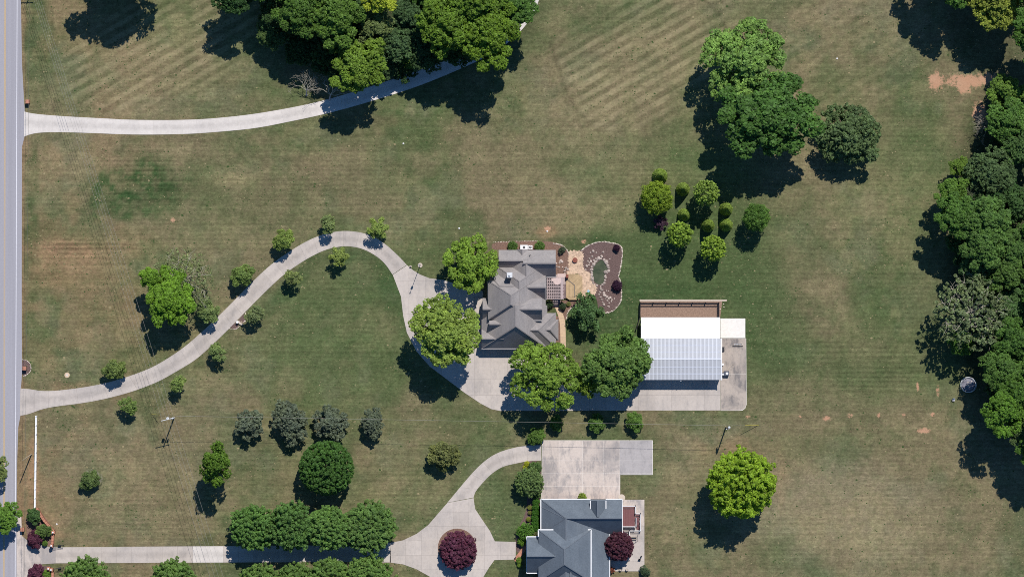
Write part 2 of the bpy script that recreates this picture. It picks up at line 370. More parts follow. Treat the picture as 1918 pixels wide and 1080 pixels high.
    a = N('lawn_grass', 1.0, .05)
    tint = a.n('ShaderNodeAttribute', attribute_name='tint').outputs['Color']
    ms = a.n('ShaderNodeSeparateColor'); a.l(a.n('ShaderNodeAttribute', attribute_name='masks').outputs['Color'], ms.inputs[0])
    clay_, diag_, band_ = ms.outputs[0], ms.outputs[1], ms.outputs[2]
    fine = a.noise(2.2, 8, .8); mid = a.noise(.35, 6, .7); tuft = a.noise(1.1, 5, .7)
    lines = a.noise(1.0, 5, .65, a.vec((.045, 1.05, 1)))
    lines2 = a.noise(1.0, 3, .5, a.vec((.012, .5, 1)))
    lv = a.n('ShaderNodeTexWave', wave_type='BANDS', bands_direction='Y', wave_profile='SIN'); a.l(a.vec((.03, 1, 1)), lv.inputs['Vector'])
    lv.inputs['Scale'].default_value = .314 / 1.15; lv.inputs['Distortion'].default_value = 2.2; lv.inputs['Detail'].default_value = 3; lv.inputs['Detail Scale'].default_value = .8
    fib_ = a.noise(1.0, 6, .75, a.vec((.6, 3.2, 1)))
    # diagonal swaths
    dv = a.rot_then_scale(math.radians(-29.7), (.05, 1, 1))
    wv = a.n('ShaderNodeTexWave', wave_type='BANDS', bands_direction='Y', wave_profile='SIN'); a.l(dv, wv.inputs['Vector'])
    wv.inputs['Scale'].default_value = .314 / 2.45; wv.inputs['Distortion'].default_value = 1.6; wv.inputs['Detail'].default_value = 4; wv.inputs['Detail Scale'].default_value = 1.2
    dn = a.noise(1.0, 5, .65, a.rot_then_scale(math.radians(-29.7), (.10, .9, 1)))
    dfac = a.mth('ADD', a.mth('MULTIPLY', wv.outputs['Fac'], .55), a.mth('MULTIPLY', dn, .45))
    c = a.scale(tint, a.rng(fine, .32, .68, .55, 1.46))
    c = a.scale(c, a.rng(a.noise(.75, 4, .7), .3, .7, .80, 1.22))
    c = a.mix(a.mth('MULTIPLY', a.rng(tuft, .50, .66, 0, 1, True), .55), c, a.mix(1.0, c, (.50, .62, .50), 'MULTIPLY'))
    c = a.mix(a.mth('MULTIPLY', a.rng(a.noise(1.4, 6, .8), .53, .70, 0, 1, True), .52), c, a.mix(.55, a.scale(c, 1.4), srgb(160, 147, 112)))
    c = a.mix(a.rng(mid, .38, .66, 0, .28, True), c, a.mix(1.0, c, (.80, .98, .80), 'MULTIPLY'))
    c = a.mix(band_, c, a.scale(c, a.rng(lines, .36, .64, .80, 1.20)))
    c = a.mix(a.mth('MULTIPLY', a.mth('ADD', band_, .25), a.rng(a.noise(.06, 4, .6), .35, .65, .15, 1.0, True)), c, a.scale(c, a.rng(lv.outputs['Fac'], 0, 1, .85, 1.15)))
    c = a.scale(c, a.rng(fib_, .3, .7, .80, 1.22))
    c = a.scale(c, a.rng(lines2, .35, .65, .94, 1.06))
    brk = a.rng(a.noise(.16, 4, .6, None, .5), .35, .62, .15, 1.0, True)
    c = a.mix(a.mth('MULTIPLY', diag_, brk), c, a.mix(a.rng(dfac, .32, .70, 0, 1, True), a.scale(c, .82), a.mix(.30, a.scale(c, 1.14), srgb(163, 150, 118))))
    cl = a.mth('ADD', clay_, a.mth('MULTIPLY', a.mth('SUBTRACT', a.noise(.9, 8, .8), .5), 1.5))
    c = a.mix(a.mth('MULTIPLY', a.rng(cl, .44, .66, 0, 1, True), .88), c, a.scale(a.mix(mid, srgb(184, 132, 104), srgb(192, 158, 130)), a.rng(fine, .25, .75, .85, 1.12)))
    a.base(c); a.bump(a.noise(3.2, 5, .75), .55, .12)
    me.materials.append(a.m)
    tag(link('ground', me), kind='structure')
ground()

# ------------------------------------------------------------------ road
def band_strip(name, pts, halfs, z0, z1, mat, parent=None, kind='structure'):
    """vertical-running strip through plan px points"""
    mb = MB(); L = []; R = []
    for (x, y), h in zip(pts, halfs):
        a = W(x - h[0], y); b = W(x + h[1], y); L.append(a); R.append(b)
    n = len(L)
    for i in range(n - 1):
        mb.add([(L[i][0], L[i][1], z1), (R[i][0], R[i][1], z1), (R[i + 1][0], R[i + 1][1], z1), (L[i + 1][0], L[i + 1][1], z1),
                (L[i][0], L[i][1], z0), (R[i][0], R[i][1], z0), (R[i + 1][0], R[i + 1][1], z0), (L[i + 1][0], L[i + 1][1], z0)],
               [(3, 2, 1, 0), (0, 4, 7, 3), (1, 2, 6, 5)])
    o = mb.make(name, mat, parent)
    if kind: tag(o, kind=kind)
    return o
ry = [-26000, -200, 0, 120, 190, 205, 255, 275, 540, 700, 727, 778, 800, 860, 930, 1080, 1300, 27000]
redge = [39, 39, 39, 41, 45, 46, 46, 41, 40.5, 41, 39, 38, 34, 32, 31, 31, 31, 31]
ctr = lambda y: 9.4 - .0022 * min(max(y, -300), 1400)
road = band_strip('road', [(ctr(y), y) for y in ry], [(31, e - ctr(y)) for y, e in zip(ry, redge)], 0, .03, 'road')
for d in (-.8, .8):
    band_strip('centre_line', [(ctr(y) + d, y) for y in ry], [(.45, .45)] * len(ry), .030, .034, 'yline', road, None)
for d in (-22.5, 22.5):
    band_strip('edge_line', [(ctr(y) + d - (.0012 * min(max(y, 0), 1080)), y) for y in ry], [(.55, .55)] * len(ry), .030, .034, 'wline', road, None)

# ------------------------------------------------------------------ concrete drives as slabs over a base
def resample(pairs, step):
    P = [np.array(p, float) for p in pairs]; mids = [(p[:2] + p[2:]) / 2 for p in P]
    s = [0]
    for i in range(1, len(P)): s.append(s[-1] + np.linalg.norm(mids[i] - mids[i - 1]))
    n = max(1, round(s[-1] / step)); out = []
    for k in range(n + 1):
        t = s[-1] * k / n; i = min(np.searchsorted(s, t, side='right') - 1, len(P) - 2)
        u = (t - s[i]) / (s[i + 1] - s[i]); out.append(P[i] * (1 - u) + P[i + 1] * u)
    return out
def smooth(pts, closed=False, it=2):
    for _ in range(it):
        q = []; n = len(pts)
        for i in range(n if closed else n - 1):
            a = np.array(pts[i], float); b = np.array(pts[(i + 1) % n], float)
            q += [tuple(a * .75 + b * .25), tuple(a * .25 + b * .75)]
        pts = q if closed else [pts[0]] + q + [pts[-1]]
    return pts
GAP = .30
def set_lane(o, poly):
    pts = PW(poly); h = len(pts) // 2; at = o.data.attributes.new('lane', 'FLOAT', 'POINT')
    for i_, v in enumerate(o.data.vertices):
        j_ = min(range(len(pts)), key=lambda q: (pts[q][0] - v.co.x) ** 2 + (pts[q][1] - v.co.y) ** 2); at.data[i_].value = .0 if j_ < h else 1.0
    return o
def slab_strip(parent, pairs, mat, step=27, z=.05, sub=3, name='slab', mats=None):
    fine = resample(smooth([tuple(p) for p in pairs]), step / sub)
    n = (len(fine) - 1) // sub
    for k in range(n):
        seg = [fine[k * sub + j].copy() for j in range(sub + 1)] if k < n - 1 else [f.copy() for f in fine[k * sub:]]
        # shrink ends for the joint
        for e, o in ((0, 1), (-1, -2)):
            for h in (slice(0, 2), slice(2, 4)):
                d = seg[o][h] - seg[e][h]; L = np.linalg.norm(d)
                if L > .01: seg[e][h] += d / L * GAP * .5
        poly = [tuple(s_[:2]) for s_ in seg] + [tuple(s_[2:]) for s_ in reversed(seg)]
        set_lane(MB().prism(PW(poly), .004, z).make(name, mat if not mats else mats(k), parent), poly)
    base = MB().prism(PW([tuple(f[:2]) for f in fine] + [tuple(f[2:]) for f in reversed(fine)]), .002, z - .012)
    return base
def clip(poly, cell):
    out = poly
    x0, x1, y0, y1 = cell
    for ax, lim, sg in ((0, x0, 1), (0, x1, -1), (1, y0, 1), (1, y1, -1)):
        inp, out = out, []
        for i in range(len(inp)):
            p, q = inp[i - 1], inp[i]; dp = (p[ax] - lim) * sg; dq = (q[ax] - lim) * sg
            if (dp >= 0) != (dq >= 0):
                t = dp / (dp - dq); out.append((p[0] + (q[0] - p[0]) * t, p[1] + (q[1] - p[1]) * t))
            if dq >= 0: out.append(q)
        if not out: return []
    return out
def parea(p): return abs(sum(p[i - 1][0] * p[i][1] - p[i][0] * p[i - 1][1] for i in range(len(p)))) / 2
def slab_grid(parent, poly, mat, xs, ys, z=.05, name='slab'):
    for i in range(len(xs) - 1):
        for j in range(len(ys) - 1):
            c = clip(poly, (xs[i] + GAP / 2, xs[i + 1] - GAP / 2, ys[j] + GAP / 2, ys[j + 1] - GAP / 2))
            if len(c) > 2 and parea(c) > 4: MB().prism(PW(c), .004, z).make(name, mat(i, j) if callable(mat) else mat, parent)
fr = lambda a, b, st: list(np.linspace(a, b, max(2, round((b - a) / st) + 1)))

drive1 = [(45, 209, 45, 256), (56, 212, 58, 251), (75, 214.5, 76, 248), (120, 218, 120, 247.5), (187, 221.5, 190, 250), (250, 225, 250, 252.5), (350, 225, 350, 251.5), (412, 221, 416, 246.5), (475, 214, 480, 240.5), (542, 202.5, 549, 226.5),
          (597, 191, 606, 214.5), (660, 173, 668, 198), (750, 144, 760, 170), (805, 124, 816, 149), (850, 107, 865, 128), (900, 85, 918, 104), (945, 55, 966, 70), (975, 20, 999, 30), (990, -20, 1015, -15), (1000, -70, 1026, -65), (1004, -320, 1030, -320)]
b = slab_strip(None, [], 'x') if False else None
d1 = tag(bpy.data.objects.new('driveway', None), kind='structure'); COL.objects.link(d1); d1['label'] = 'bright white concrete driveway curving from the road into the top wood'
slab_strip(d1, drive1, 'conc_bright').make('driveway_base', 'joint_pale', d1)

d2 = tag(bpy.data.objects.new('driveway', None), kind='structure'); COL.objects.link(d2); d2['label'] = 'winding pale grey concrete driveway up to the grey roofed house and barn'
drive2 = [(38, 727, 37, 778), (57, 728, 55, 775), (75, 732, 76, 766), (105, 731.5, 104, 760.5), (150, 726, 155, 754.5), (190, 719, 200, 746), (232, 707.5, 248, 733), (270, 694, 284, 719.5), (292, 684, 305, 710), (322, 666, 336, 692), (350, 646, 366, 674),
          (375, 624, 391, 652), (400, 601, 418, 626), (425, 576, 444, 600), (447, 554, 466, 577), (480, 520, 502, 541), (512, 491, 531, 514), (547, 467.5, 562, 492.5), (572, 452.5, 583, 480), (600, 440, 608, 468), (630, 433, 632, 462), (655, 432, 652, 460.5), (687, 437, 676, 464.5),
          (717, 452.5, 697, 474), (745, 477.5, 720, 491), (762, 496, 735, 514)]
slab_strip(d2, drive2, 'conc').make('driveway_base', 'joint', d2)
apron = [(762.6, 496.5), (774, 506), (787, 514), (805, 521), (830, 524), (868, 536), (905, 545), (905, 652), (1046, 652), (1060, 664), (1060, 692), (1200, 706), (1349.5, 706), (1349.5, 768), (937, 769), (920, 765.5), (900, 755), (870, 735), (837, 710), (805, 686), (780, 657.5), (762, 622.5), (755, 590), (751, 555), (745, 539), (735.6, 514.5)]
slab_grid(d2, apron, 'conc', fr(735, 1350, 31), fr(496, 770, 30.5))
MB().prism(PW(apron), .002, .038).make('driveway_base', 'joint', d2)
pad = [(1350, 633.6), (1397, 633.6), (1398, 757), (1396, 763), (1391, 767), (1384, 768), (1350, 768)]
slab_grid(d2, pad, 'conc_stain', [1350, 1399], [633, 700, 769])
MB().prism(PW([(1350, 633.2), (1397.6, 633.2), (1398.5, 757), (1396, 764), (1391, 768), (1384, 768.6), (1350, 768.6)]), .002, .04).make('pad_rim', 'conc_cream', d2)

d3 = tag(bpy.data.objects.new('driveway', None), kind='structure'); COL.objects.link(d3); d3['label'] = 'straight concrete driveway between bottom trees with round turning circle'
mouth = [(31, 955), (39.5, 957), (41, 1003), (52, 1012), (90, 1023), (104, 1024), (104, 1054), (76, 1056), (60, 1066), (50, 1085), (31, 1085)]
slab_grid(d3, mouth, 'conc_warm', [30, 44, 60, 82, 105], fr(954, 1086, 30))
MB().prism(PW(mouth), .002, .038).make('driveway_base', 'joint', d3)
lane = [(104, 1024, 104, 1054), (360, 1022.5, 360, 1052.5), (410, 1022, 410, 1051.5), (732, 1015.5, 730, 1052.5)]
n = 22
for k in range(n):
    xa, xb = 104 + (732 - 104) * k / n, 104 + (732 - 104) * (k + 1) / n
    bright = 8.6 < k < 10.9
    t = lambda x: (1024 - 2 * (x - 104) / 256 * .75 if x < 640 else 1020 - (x - 640) * .05, 1054 - (x - 104) / 256 * 1.2 if x < 640 else 1051.4 + (x - 640) * .012)
    (a0, a1), (b0, b1) = t(xa), t(xb)
    pl_ = [(xa + GAP / 2, a0), (xb - GAP / 2, b0), (xb - GAP / 2, b1), (xa + GAP / 2, a1)]; set_lane(MB().prism(PW(pl_), .004, .05).make('slab', 'conc_bright' if bright else 'conc', d3), pl_)
MB().prism(PW([(104, 1024), (640, 1020), (732, 1015.5), (730, 1052.5), (640, 1051.4), (104, 1054)]), .002, .038).make('driveway_base', 'joint', d3)
circle = [(732, 1015.5), (755, 1011), (780, 999), (802, 982.5), (830, 950), (838, 941), (887, 932), (890, 952.5), (905, 975), (917, 992.5), (927, 1013), (966, 1014), (966, 1047), (926, 1048), (916, 1062), (905, 1080), (898, 1092), (812, 1092), (805, 1079), (780, 1065), (755, 1056), (730, 1052.5)]
slab_grid(d3, circle, 'conc', fr(730, 967, 29), fr(931, 1093, 29))
MB().prism(PW(circle), .002, .038).make('driveway_base', 'joint', d3)
arc = [(838, 940.5, 887, 931), (855, 920, 890, 920), (880, 890, 905, 902), (905, 864, 922, 885), (930, 847.5, 942, 872.5), (960, 838, 965, 867.5), (990, 833, 990, 862.5), (1014, 833, 1014, 862)]
slab_strip(d3, arc, 'conc', 27).make('driveway_base', 'joint', d3)
court = [(1016, 824.5), (1222, 824.5), (1222, 888), (1161, 888), (1161, 934), (1014.5, 934)]
MB().prism(PW([(1015.4, 824), (1222.7, 824), (1222.7, 888.6), (1161.6, 888.6), (1161.6, 934), (1014, 934)]), .002, .042).make('court_rim', 'conc_cream', d3)
slab_grid(d3, court, lambda i, j: 'conc_grey' if i > 3 else 'conc_warm', [1014, 1047, 1091, 1131, 1161, 1223], [824, 862, 886, 910, 935])

cream = tag(bpy.data.objects.new('concrete_pad', None), kind='structure'); COL.objects.link(cream)
slab_grid(cream, [(1349.5, 596), (1396, 596), (1396, 632.6), (1349.5, 632.6)], 'conc_cream', [1349, 1397], [595, 633], z=.09)
patio = tag(bpy.data.objects.new('patio', None), kind='structure'); COL.objects.link(patio)
slab_grid(patio, [(1142, 935), (1207, 935), (1207, 1069), (1142, 1069)], lambda i, j: 'conc_warm' if j < 1 else 'conc', [1142, 1176, 1208], [934, 985, 1014, 1050, 1070], z=.06)
MB().prism(PW([(1142, 935), (1207, 935), (1207, 1069), (1142, 1069)]), .002, .045).make('patio_base', 'joint', patio)

# ------------------------------------------------------------------ planting beds, stones, pond
def sheet(name, poly, mat, z=.03, sm=1, label=None):
    p = smooth(poly, True, sm) if sm else poly
    o = structure(name, MB().prism(PW(p), .001, z), mat)
    if label: o['label'] = label
    return o
sheet('planting_bed', [(921, 453), (975, 451), (1030, 452), (1048, 456), (1060, 464), (1066, 475), (1066, 515), (1040, 520), (1030, 470), (921, 470)], 'mulch_red', .03)
sheet('planting_bed', [(1066, 474), (1089, 468), (1100, 460), (1115, 454), (1130, 452), (1150, 455), (1163, 459), (1166, 468), (1165, 485), (1162, 505), (1157.5, 518), (1163, 527), (1164.5, 545), (1164, 562), (1156, 576), (1143, 585), (1130, 587), (1121, 581), (1118, 560), (1100, 520)], 'mulch', .032)
sheet('planting_bed', [(1055, 562), (1092, 562), (1084, 568), (1068, 577), (1062, 585), (1061, 600), (1054, 598), (1046, 577), (1023, 575), (1023, 562)], 'mulch_red', .03)
sheet('planting_bed', [(1041, 590), (1050, 596), (1052, 657), (1041, 657)], 'mulch_red', .028, 0)
island = sheet('planting_bed', [(856 + 36 * math.cos(t), 1025 + 36 * math.sin(t)) for t in np.linspace(0, 2 * math.pi, 36, endpoint=False)], 'mulch_red', .075, 0)
sheet('planting_bed', [(982, 862), (1013, 862), (1013, 930), (1006, 1000), (980, 1018), (969, 1040), (964, 1012), (972, 985), (985, 960), (988, 935), (982, 900), (975, 880)], 'mulch', .03)
sheet('planting_bed', [(47, 962), (62, 950), (71, 951), (102, 992), (99, 1022), (72, 1020), (50, 1008)], 'mulch_red', .026, 1)
sheet('planting_bed', [(52, 1064), (75, 1058), (100, 1060), (100, 1090), (50, 1090)], 'mulch', .026, 1)
sheet('planting_bed', [(41, 673), (50, 674), (58, 683), (58, 695), (50, 703), (41, 704)], 'mulch', .035, 1)
sheet('planting_bed', [(449, 596), (459, 586), (461, 596), (457, 604), (449, 605), (446, 601)], 'mulch', .035, 1)
sheet('planting_bed', [(430, 614), (441, 603), (447, 608), (446, 613), (440, 616)], 'mulch', .035, 1)
sheet('paddock_ground', [(1199, 563), (1353, 563), (1349, 594), (1200, 594)], 'paddock', .022, 0)
sheet('gravel_strip', [(1198, 560.5), (1362, 560.8), (1361, 564), (1198, 564)], 'tan', .024, 0)
pool0 = [(1127, 485), (1134, 492), (1139, 500), (1135, 509), (1131.5, 516), (1131.5, 527), (1125, 533), (1116, 530), (1109.5, 519), (1110.5, 506), (1115, 495)]
pool = [(1124 + (x_ - 1124) * 1.06, 508 + (y_ - 508) * 1.03) for x_, y_ in pool0]
sheet('pond_water', pool, 'water', .045, 2)
sheet('pond_bank', [(1126, 478), (1140, 486), (1145, 500), (1139, 512), (1137, 530), (1126, 539), (1112, 536), (1104, 520), (1105, 502), (1111, 488)], 'mulch', .038, 2)

def rock_mesh(seed, sub=1):
    bm = bmesh.new(); bmesh.ops.create_icosphere(bm, subdivisions=sub, radius=1.0); r = random.Random(seed)
    for v in bm.verts:
        v.co *= r.uniform(.78, 1.15); v.co.z *= .65
    me = bpy.data.meshes.new('rock'); bm.to_mesh(me); bm.free(); return me
ROCK = [rock_mesh(i) for i in range(5)]; STONE = [rock_mesh(20 + i) for i in range(5)]
for r_ in ROCK: r_.materials.append(M['boulder'])
for r_ in STONE: r_.materials.append(M['stone'])
rr = random.Random(5)
def rock(parent, px, py, r, kind=ROCK, name='rock', squash=1.0):
    o = link(name, rr.choice(kind), parent); x, y, _ = W(px, py); s = r / 8
    o.location = (x, y, .03 + s * .25); o.scale = (s * rr.uniform(.8, 1.3), s * rr.uniform(.8, 1.2), s * rr.uniform(.7, 1) * squash); o.rotation_euler = (0, 0, rr.uniform(0, 6.28)); return o
def edging(pts, step, r, label, name='stone_edging'):
    root = empty(name, W(*pts[0]), label, 'stone edging'); root.location = (0, 0, 0)
    P = smooth([tuple(p) for p in pts], False, 2); s = 0; last = np.array(P[0])
    rock(root, *P[0], r, STONE, 'stone')
    for a, c in zip(P[:-1], P[1:]):
        a, c = np.array(a, float), np.array(c, float); L = np.linalg.norm(c - a); t = step - s
        while t < L:
            q = a + (c - a) * t / L; rock(root, q[0] + rr.uniform(-.3, .3), q[1] + rr.uniform(-.3, .3), r * rr.uniform(.8, 1.25), STONE, 'stone'); t += step
        s = L - (t - step)
    return root
edging([(1089, 469), (1100, 460), (1115, 454), (1130, 452), (1150, 455.5), (1163, 459), (1166, 468), (1165, 485), (1162, 505), (1157.5, 518), (1163, 527), (1164.5, 545), (1164, 562), (1156, 576), (1143, 585), (1130, 586), (1123, 581)], 2.7, 1.35, 'row of pale stones curving round the purple brown bed by the pond')
edging([(1037, 456), (1050, 457.5), (1058, 463), (1064, 471), (1066, 480)], 2.6, 1.3, 'short curve of pale stones round the north east corner of the house bed')
edging([(1086, 571), (1075, 574), (1066, 580), (1062, 588), (1061.5, 598)], 2.6, 1.2, 'thin curve of pale stones beside the tan garden walk')
edging([(925, 453.5), (950, 452.5), (985, 451.5), (1010, 451.5)], 3.0, .9, 'thin straight row of stones along the north bed by the cooling units')
edging([(42, 673), (50, 674), (57, 681), (58.5, 692), (53, 700), (44, 704)], 2.6, 1.1, 'half ring of pale stones round the small bed by the road')
edging([(459.5, 586), (461.5, 594), (459, 601), (453, 605), (447, 601)], 2.2, 1.1, 'curved stone rim of the upper roundel beside the driveway lamp')
edging([(448, 611), (444, 615), (437, 617), (429.5, 615)], 2.2, 1.1, 'curved stone rim of the lower roundel beside the driveway')
pr = empty('pond_rocks', (0, 0, 0), 'irregular ring of pink and grey boulders round the small green pond', 'rocks')
ring = smooth([(1127, 483), (1136, 490), (1141.5, 500), (1138, 510), (1134, 518), (1134.5, 529), (1126, 536), (1114, 533), (1107, 520), (1108, 505), (1112, 493), (1119, 485)], True, 2)
acc = 0
for i in range(len(ring)):
    a = np.array(ring[i - 1]); c = np.array(ring[i]); acc += np.linalg.norm(c - a)
    if acc > 3.2:
        acc = 0; rock(pr, c[0] + rr.uniform(-1, 1), c[1] + rr.uniform(-1, 1), rr.uniform(1.6, 3.4))
for (x, y, r) in [(1122, 483, 4.2), (1127, 480, 3.2), (1136, 491, 4.5), (1138, 497, 3.5), (1134, 509, 3.6), (1133.5, 517, 3.4), (1109, 480, 2.2), (1111, 470, 3), (1117, 473, 2), (1106, 473, 2), (1130, 472, 2.4), (1142, 485, 1.7), (1104, 484, 2), (1101, 489, 2.5), (1103, 496, 2), (1099, 498, 3),
                  (1106, 505, 2), (1097, 505, 2.2), (1110.5, 520, 2), (1112, 487, 2.6), (1116, 484, 2), (1117, 489, 2), (1107, 489, 2.2), (1104, 492, 1.6), (1110, 493, 1.6), (1092, 489, 1.3),
                  (1125, 540, 2.6), (1128, 543, 2.4), (1124, 547, 2), (1131, 549, 3), (1133, 553, 3.4), (1136, 544, 1.8), (1140, 544.5, 1.4), (1137, 556, 3), (1140, 559, 2.6), (1143, 557, 2.4), (1146, 561, 2.2), (1151, 559, 1.4), (1125, 556, 2), (1127, 561, 2.2), (1129, 566, 2), (1131, 570, 3.2), (1138, 563, 2), (1141, 567, 2), (1139, 573, 1.6), (1141, 574, 1.3), (1122, 551, 1.8), (1145, 564, 1.7), (1134, 559, 1.6)]:
    rock(pr, x, y, r)
hb = empty('garden_rocks', (0, 0, 0), 'small grey rocks and clumps in the bed east of the grey house', 'rocks')
for (x, y, r) in [(1050, 488, 3), (1053, 490, 2.5), (1048, 492, 2.4), (1060, 502, 3), (1064, 504, 2.4), (1058, 507, 2.6), (1042, 493, 1.8), (1043, 499, 1.6), (1047, 500, 1.8), (1054, 500, 1.6), (1058, 511, 1.2), (1062, 511, 1.2)]: rock(hb, x, y, r)
gs = empty('loose_stones', (0, 0, 0), 'four small white stones in grass at the barn paddock corner', 'stones')
for (x, y) in [(1347, 570), (1355.5, 569), (1356, 575), (1349, 579)]: rock(gs, x, y, 1.1, STONE, 'stone')

# flagstones by Voronoi cells
def voronoi(poly, seeds, gap):
    out = []
    for i, s in enumerate(seeds):
        cell = [(s[0] - 14, s[1] - 14), (s[0] + 14, s[1] - 14), (s[0] + 14, s[1] + 14), (s[0] - 14, s[1] + 14)]
        for j, t in enumerate(seeds):
            if i == j or abs(t[0] - s[0]) > 28 or abs(t[1] - s[1]) > 28: continue
            dx, dy = t[0] - s[0], t[1] - s[1]; L = math.hypot(dx, dy); dx /= L; dy /= L; lim = L / 2 - gap / 2
            inp, cell = cell, []
            for k in range(len(inp)):
                p, q = inp[k - 1], inp[k]; dp = lim - ((p[0] - s[0]) * dx + (p[1] - s[1]) * dy); dq = lim - ((q[0] - s[0]) * dx + (q[1] - s[1]) * dy)
                if (dp >= 0) != (dq >= 0):
                    u = dp / (dp - dq); cell.append((p[0] + (q[0] - p[0]) * u, p[1] + (q[1] - p[1]) * u))
                if dq >= 0: cell.append(q)
            if not cell: break
        if len(cell) > 2: out.append((s, cell))
    return out
def inside(p, poly):
    c = False
    for i in range(len(poly)):
        a, d = poly[i - 1], poly[i]
        if (a[1] > p[1]) != (d[1] > p[1]) and p[0] < (d[0] - a[0]) * (p[1] - a[1]) / (d[1] - a[1]) + a[0]: c = not c
    return c
fl = [(1065, 471), (1077, 469.5), (1089, 471), (1093, 479), (1091, 490), (1092, 500), (1096, 507), (1104, 510), (1107, 520), (1112, 529), (1117, 536), (1116, 549), (1108, 556), (1096, 558), (1090, 562), (1089, 519), (1083, 512), (1062, 513), (1066, 505), (1065, 488)]
flag = tag(bpy.data.objects.new('flagstone_patio', None), kind='structure'); COL.objects.link(flag)
MB().prism(PW(fl), .002, .04).make('sand_bed', 'flagbase', flag)
seeds = []
tries = 0
while len(seeds) < 170 and tries < 9000:
    tries += 1; p = (rr.uniform(1062, 1118), rr.uniform(469, 562))
    if inside(p, fl) and all((p[0] - q[0]) ** 2 + (p[1] - q[1]) ** 2 > 8.5 for q in seeds): seeds.append(p)
for (cx, cy), c in voronoi(fl, seeds, .45):
    c = [(cx + (p[0] - cx) * min(1, 2.5 / max(.1, math.hypot(p[0] - cx, p[1] - cy))), cy + (p[1] - cy) * min(1, 2.5 / max(.1, math.hypot(p[0] - cx, p[1] - cy)))) for p in c]
    MB().prism(PW(c), .03, .06 + rr.uniform(0, .015)).make('flagstone', 'flag', flag)
walk = tag(bpy.data.objects.new('garden_path', None), kind='structure'); COL.objects.link(walk)
slab_strip(walk, [(1039, 574, 1047, 573), (1044, 586, 1054, 586), (1048, 600, 1058, 598), (1049.5, 615, 1059.5, 615), (1050, 660, 1060, 660)], 'path', 12, .05, 2, 'paver').make('path_base', 'joint', walk)
brickwalk = tag(bpy.data.objects.new('brick_path', None), kind='structure'); COL.objects.link(brickwalk)
slab_strip(brickwalk, [(962, 1046, 966, 1052), (970, 1036, 975, 1042), (979, 1024, 984, 1030), (984, 1016, 990, 1022)], 'brick_cap', 4, .05, 1, 'paver').make('path_base', 'joint', brickwalk)

# ------------------------------------------------------------------ houses
def wing(parent, box, axis, r, ra, rb, h, base, eave, mat, cap, name='roof', wall=None, inset=3, vis_under=True):
    h = h * 1.34
    """box x0,x1,y0,y1 in plan px; ridge along axis at r from ra to rb; heights in metres. vertices placed so they appear where surveyed"""
    x0, x1, y0, y1 = box; zb = eave + base; zt = zb + h
    E = [W(x0, y0, zb), W(x1, y0, zb), W(x1, y1, zb), W(x0, y1, zb)]
    if axis == 'x': R = [W(ra, r, zt), W(rb, r, zt)]; F = [(0, 4, 5, 1), (1, 5, 2), (2, 5, 4, 3), (3, 4, 0)]
    else: R = [W(r, ra, zt), W(r, rb, zt)]; F = [(0, 4, 1), (1, 4, 5, 2), (2, 5, 3), (3, 5, 4, 0)]
    vs = E + R; lo = [(v[0], v[1], v[2] - .18) for v in E]
    mb = MB(); mb.add(vs + lo, [tuple(f) for f in F] + [(0, 1, 7, 6), (1, 2, 8, 7), (2, 3, 9, 8), (3, 0, 6, 9), (6, 7, 8, 9)])
    o = mb.make(name, mat, parent)
    bm = bmesh.new(); bm.from_mesh(o.data); bmesh.ops.recalc_face_normals(bm, faces=bm.faces); bm.to_mesh(o.data); bm.free()
    cb = MB(); Vv = [Vector(v) for v in vs]; up = Vector((0, 0, .02))
    cb.bar(Vv[4] + up, Vv[5] + up, .28, .05)
    hips = ([(0, 4), (3, 4)] if (axis == 'x' and ra > x0 + 1) else []) + ([(1, 5), (2, 5)] if (axis == 'x' and rb < x1 - 1) else []) if axis == 'x' else \
           ([(0, 4), (1, 4)] if ra > y0 + 1 else []) + ([(2, 5), (3, 5)] if rb < y1 - 1 else [])
    for a_, b_ in hips: cb.bar(Vv[a_] + up, Vv[b_] + up, .22, .04)
    cb.make('ridge_cap', cap, parent)
    if wall:
        p = [W(x0 + inset, y0 + inset, zb), W(x1 - inset, y0 + inset, zb), W(x1 - inset, y1 - inset, zb), W(x0 + inset, y1 - inset, zb)]
        MB().prism([q[:2] for q in p], 0, zb - .1).make('wall', wall, parent)
    return o
def trim(parent, pts, z, mat, wd=.22, ht=.2, name='gutter'):
    mb = MB()
    for a_, b_ in zip(pts[:-1], pts[1:]): mb.bar(W(*a_, z), W(*b_, z), wd, ht)
    return mb.make(name, mat, parent)
def window(parent, px, py, z, wd, ht, face, mat='white'):
    """window centred at plan px on a wall facing n/s/e/w"""
    x, y, _ = W(px, py, 0); mb = MB(); g = MB(); t = .05
    def bx(m, u0, u1, z0, z1, d0, d1):
        if face in 'ns':
            s = 1 if face == 'n' else -1; m.box(x + u0, x + u1, min(y + s * d0, y + s * d1), max(y + s * d0, y + s * d1), z0, z1)
        else:
            s = 1 if face == 'e' else -1; m.box(min(x + s * d0, x + s * d1), max(x + s * d0, x + s * d1), y + u0, y + u1, z0, z1)
    h = wd / 2
    bx(mb, -h, h, z, z + .08, -.02, .07); bx(mb, -h, h, z + ht - .08, z + ht, -.02, .07); bx(mb, -h, -h + .08, z + .08, z + ht - .08, -.02, .07); bx(mb, h - .08, h, z + .08, z + ht - .08, -.02, .07)
    bx(mb, -.03, .03, z + .08, z + ht - .08, -.02, .05)
    bx(g, -h + .08, h - .08, z + .08, z + ht - .08, -.02, .03)
    f = mb.make('window', mat, parent); g.make('pane', 'glass', f)

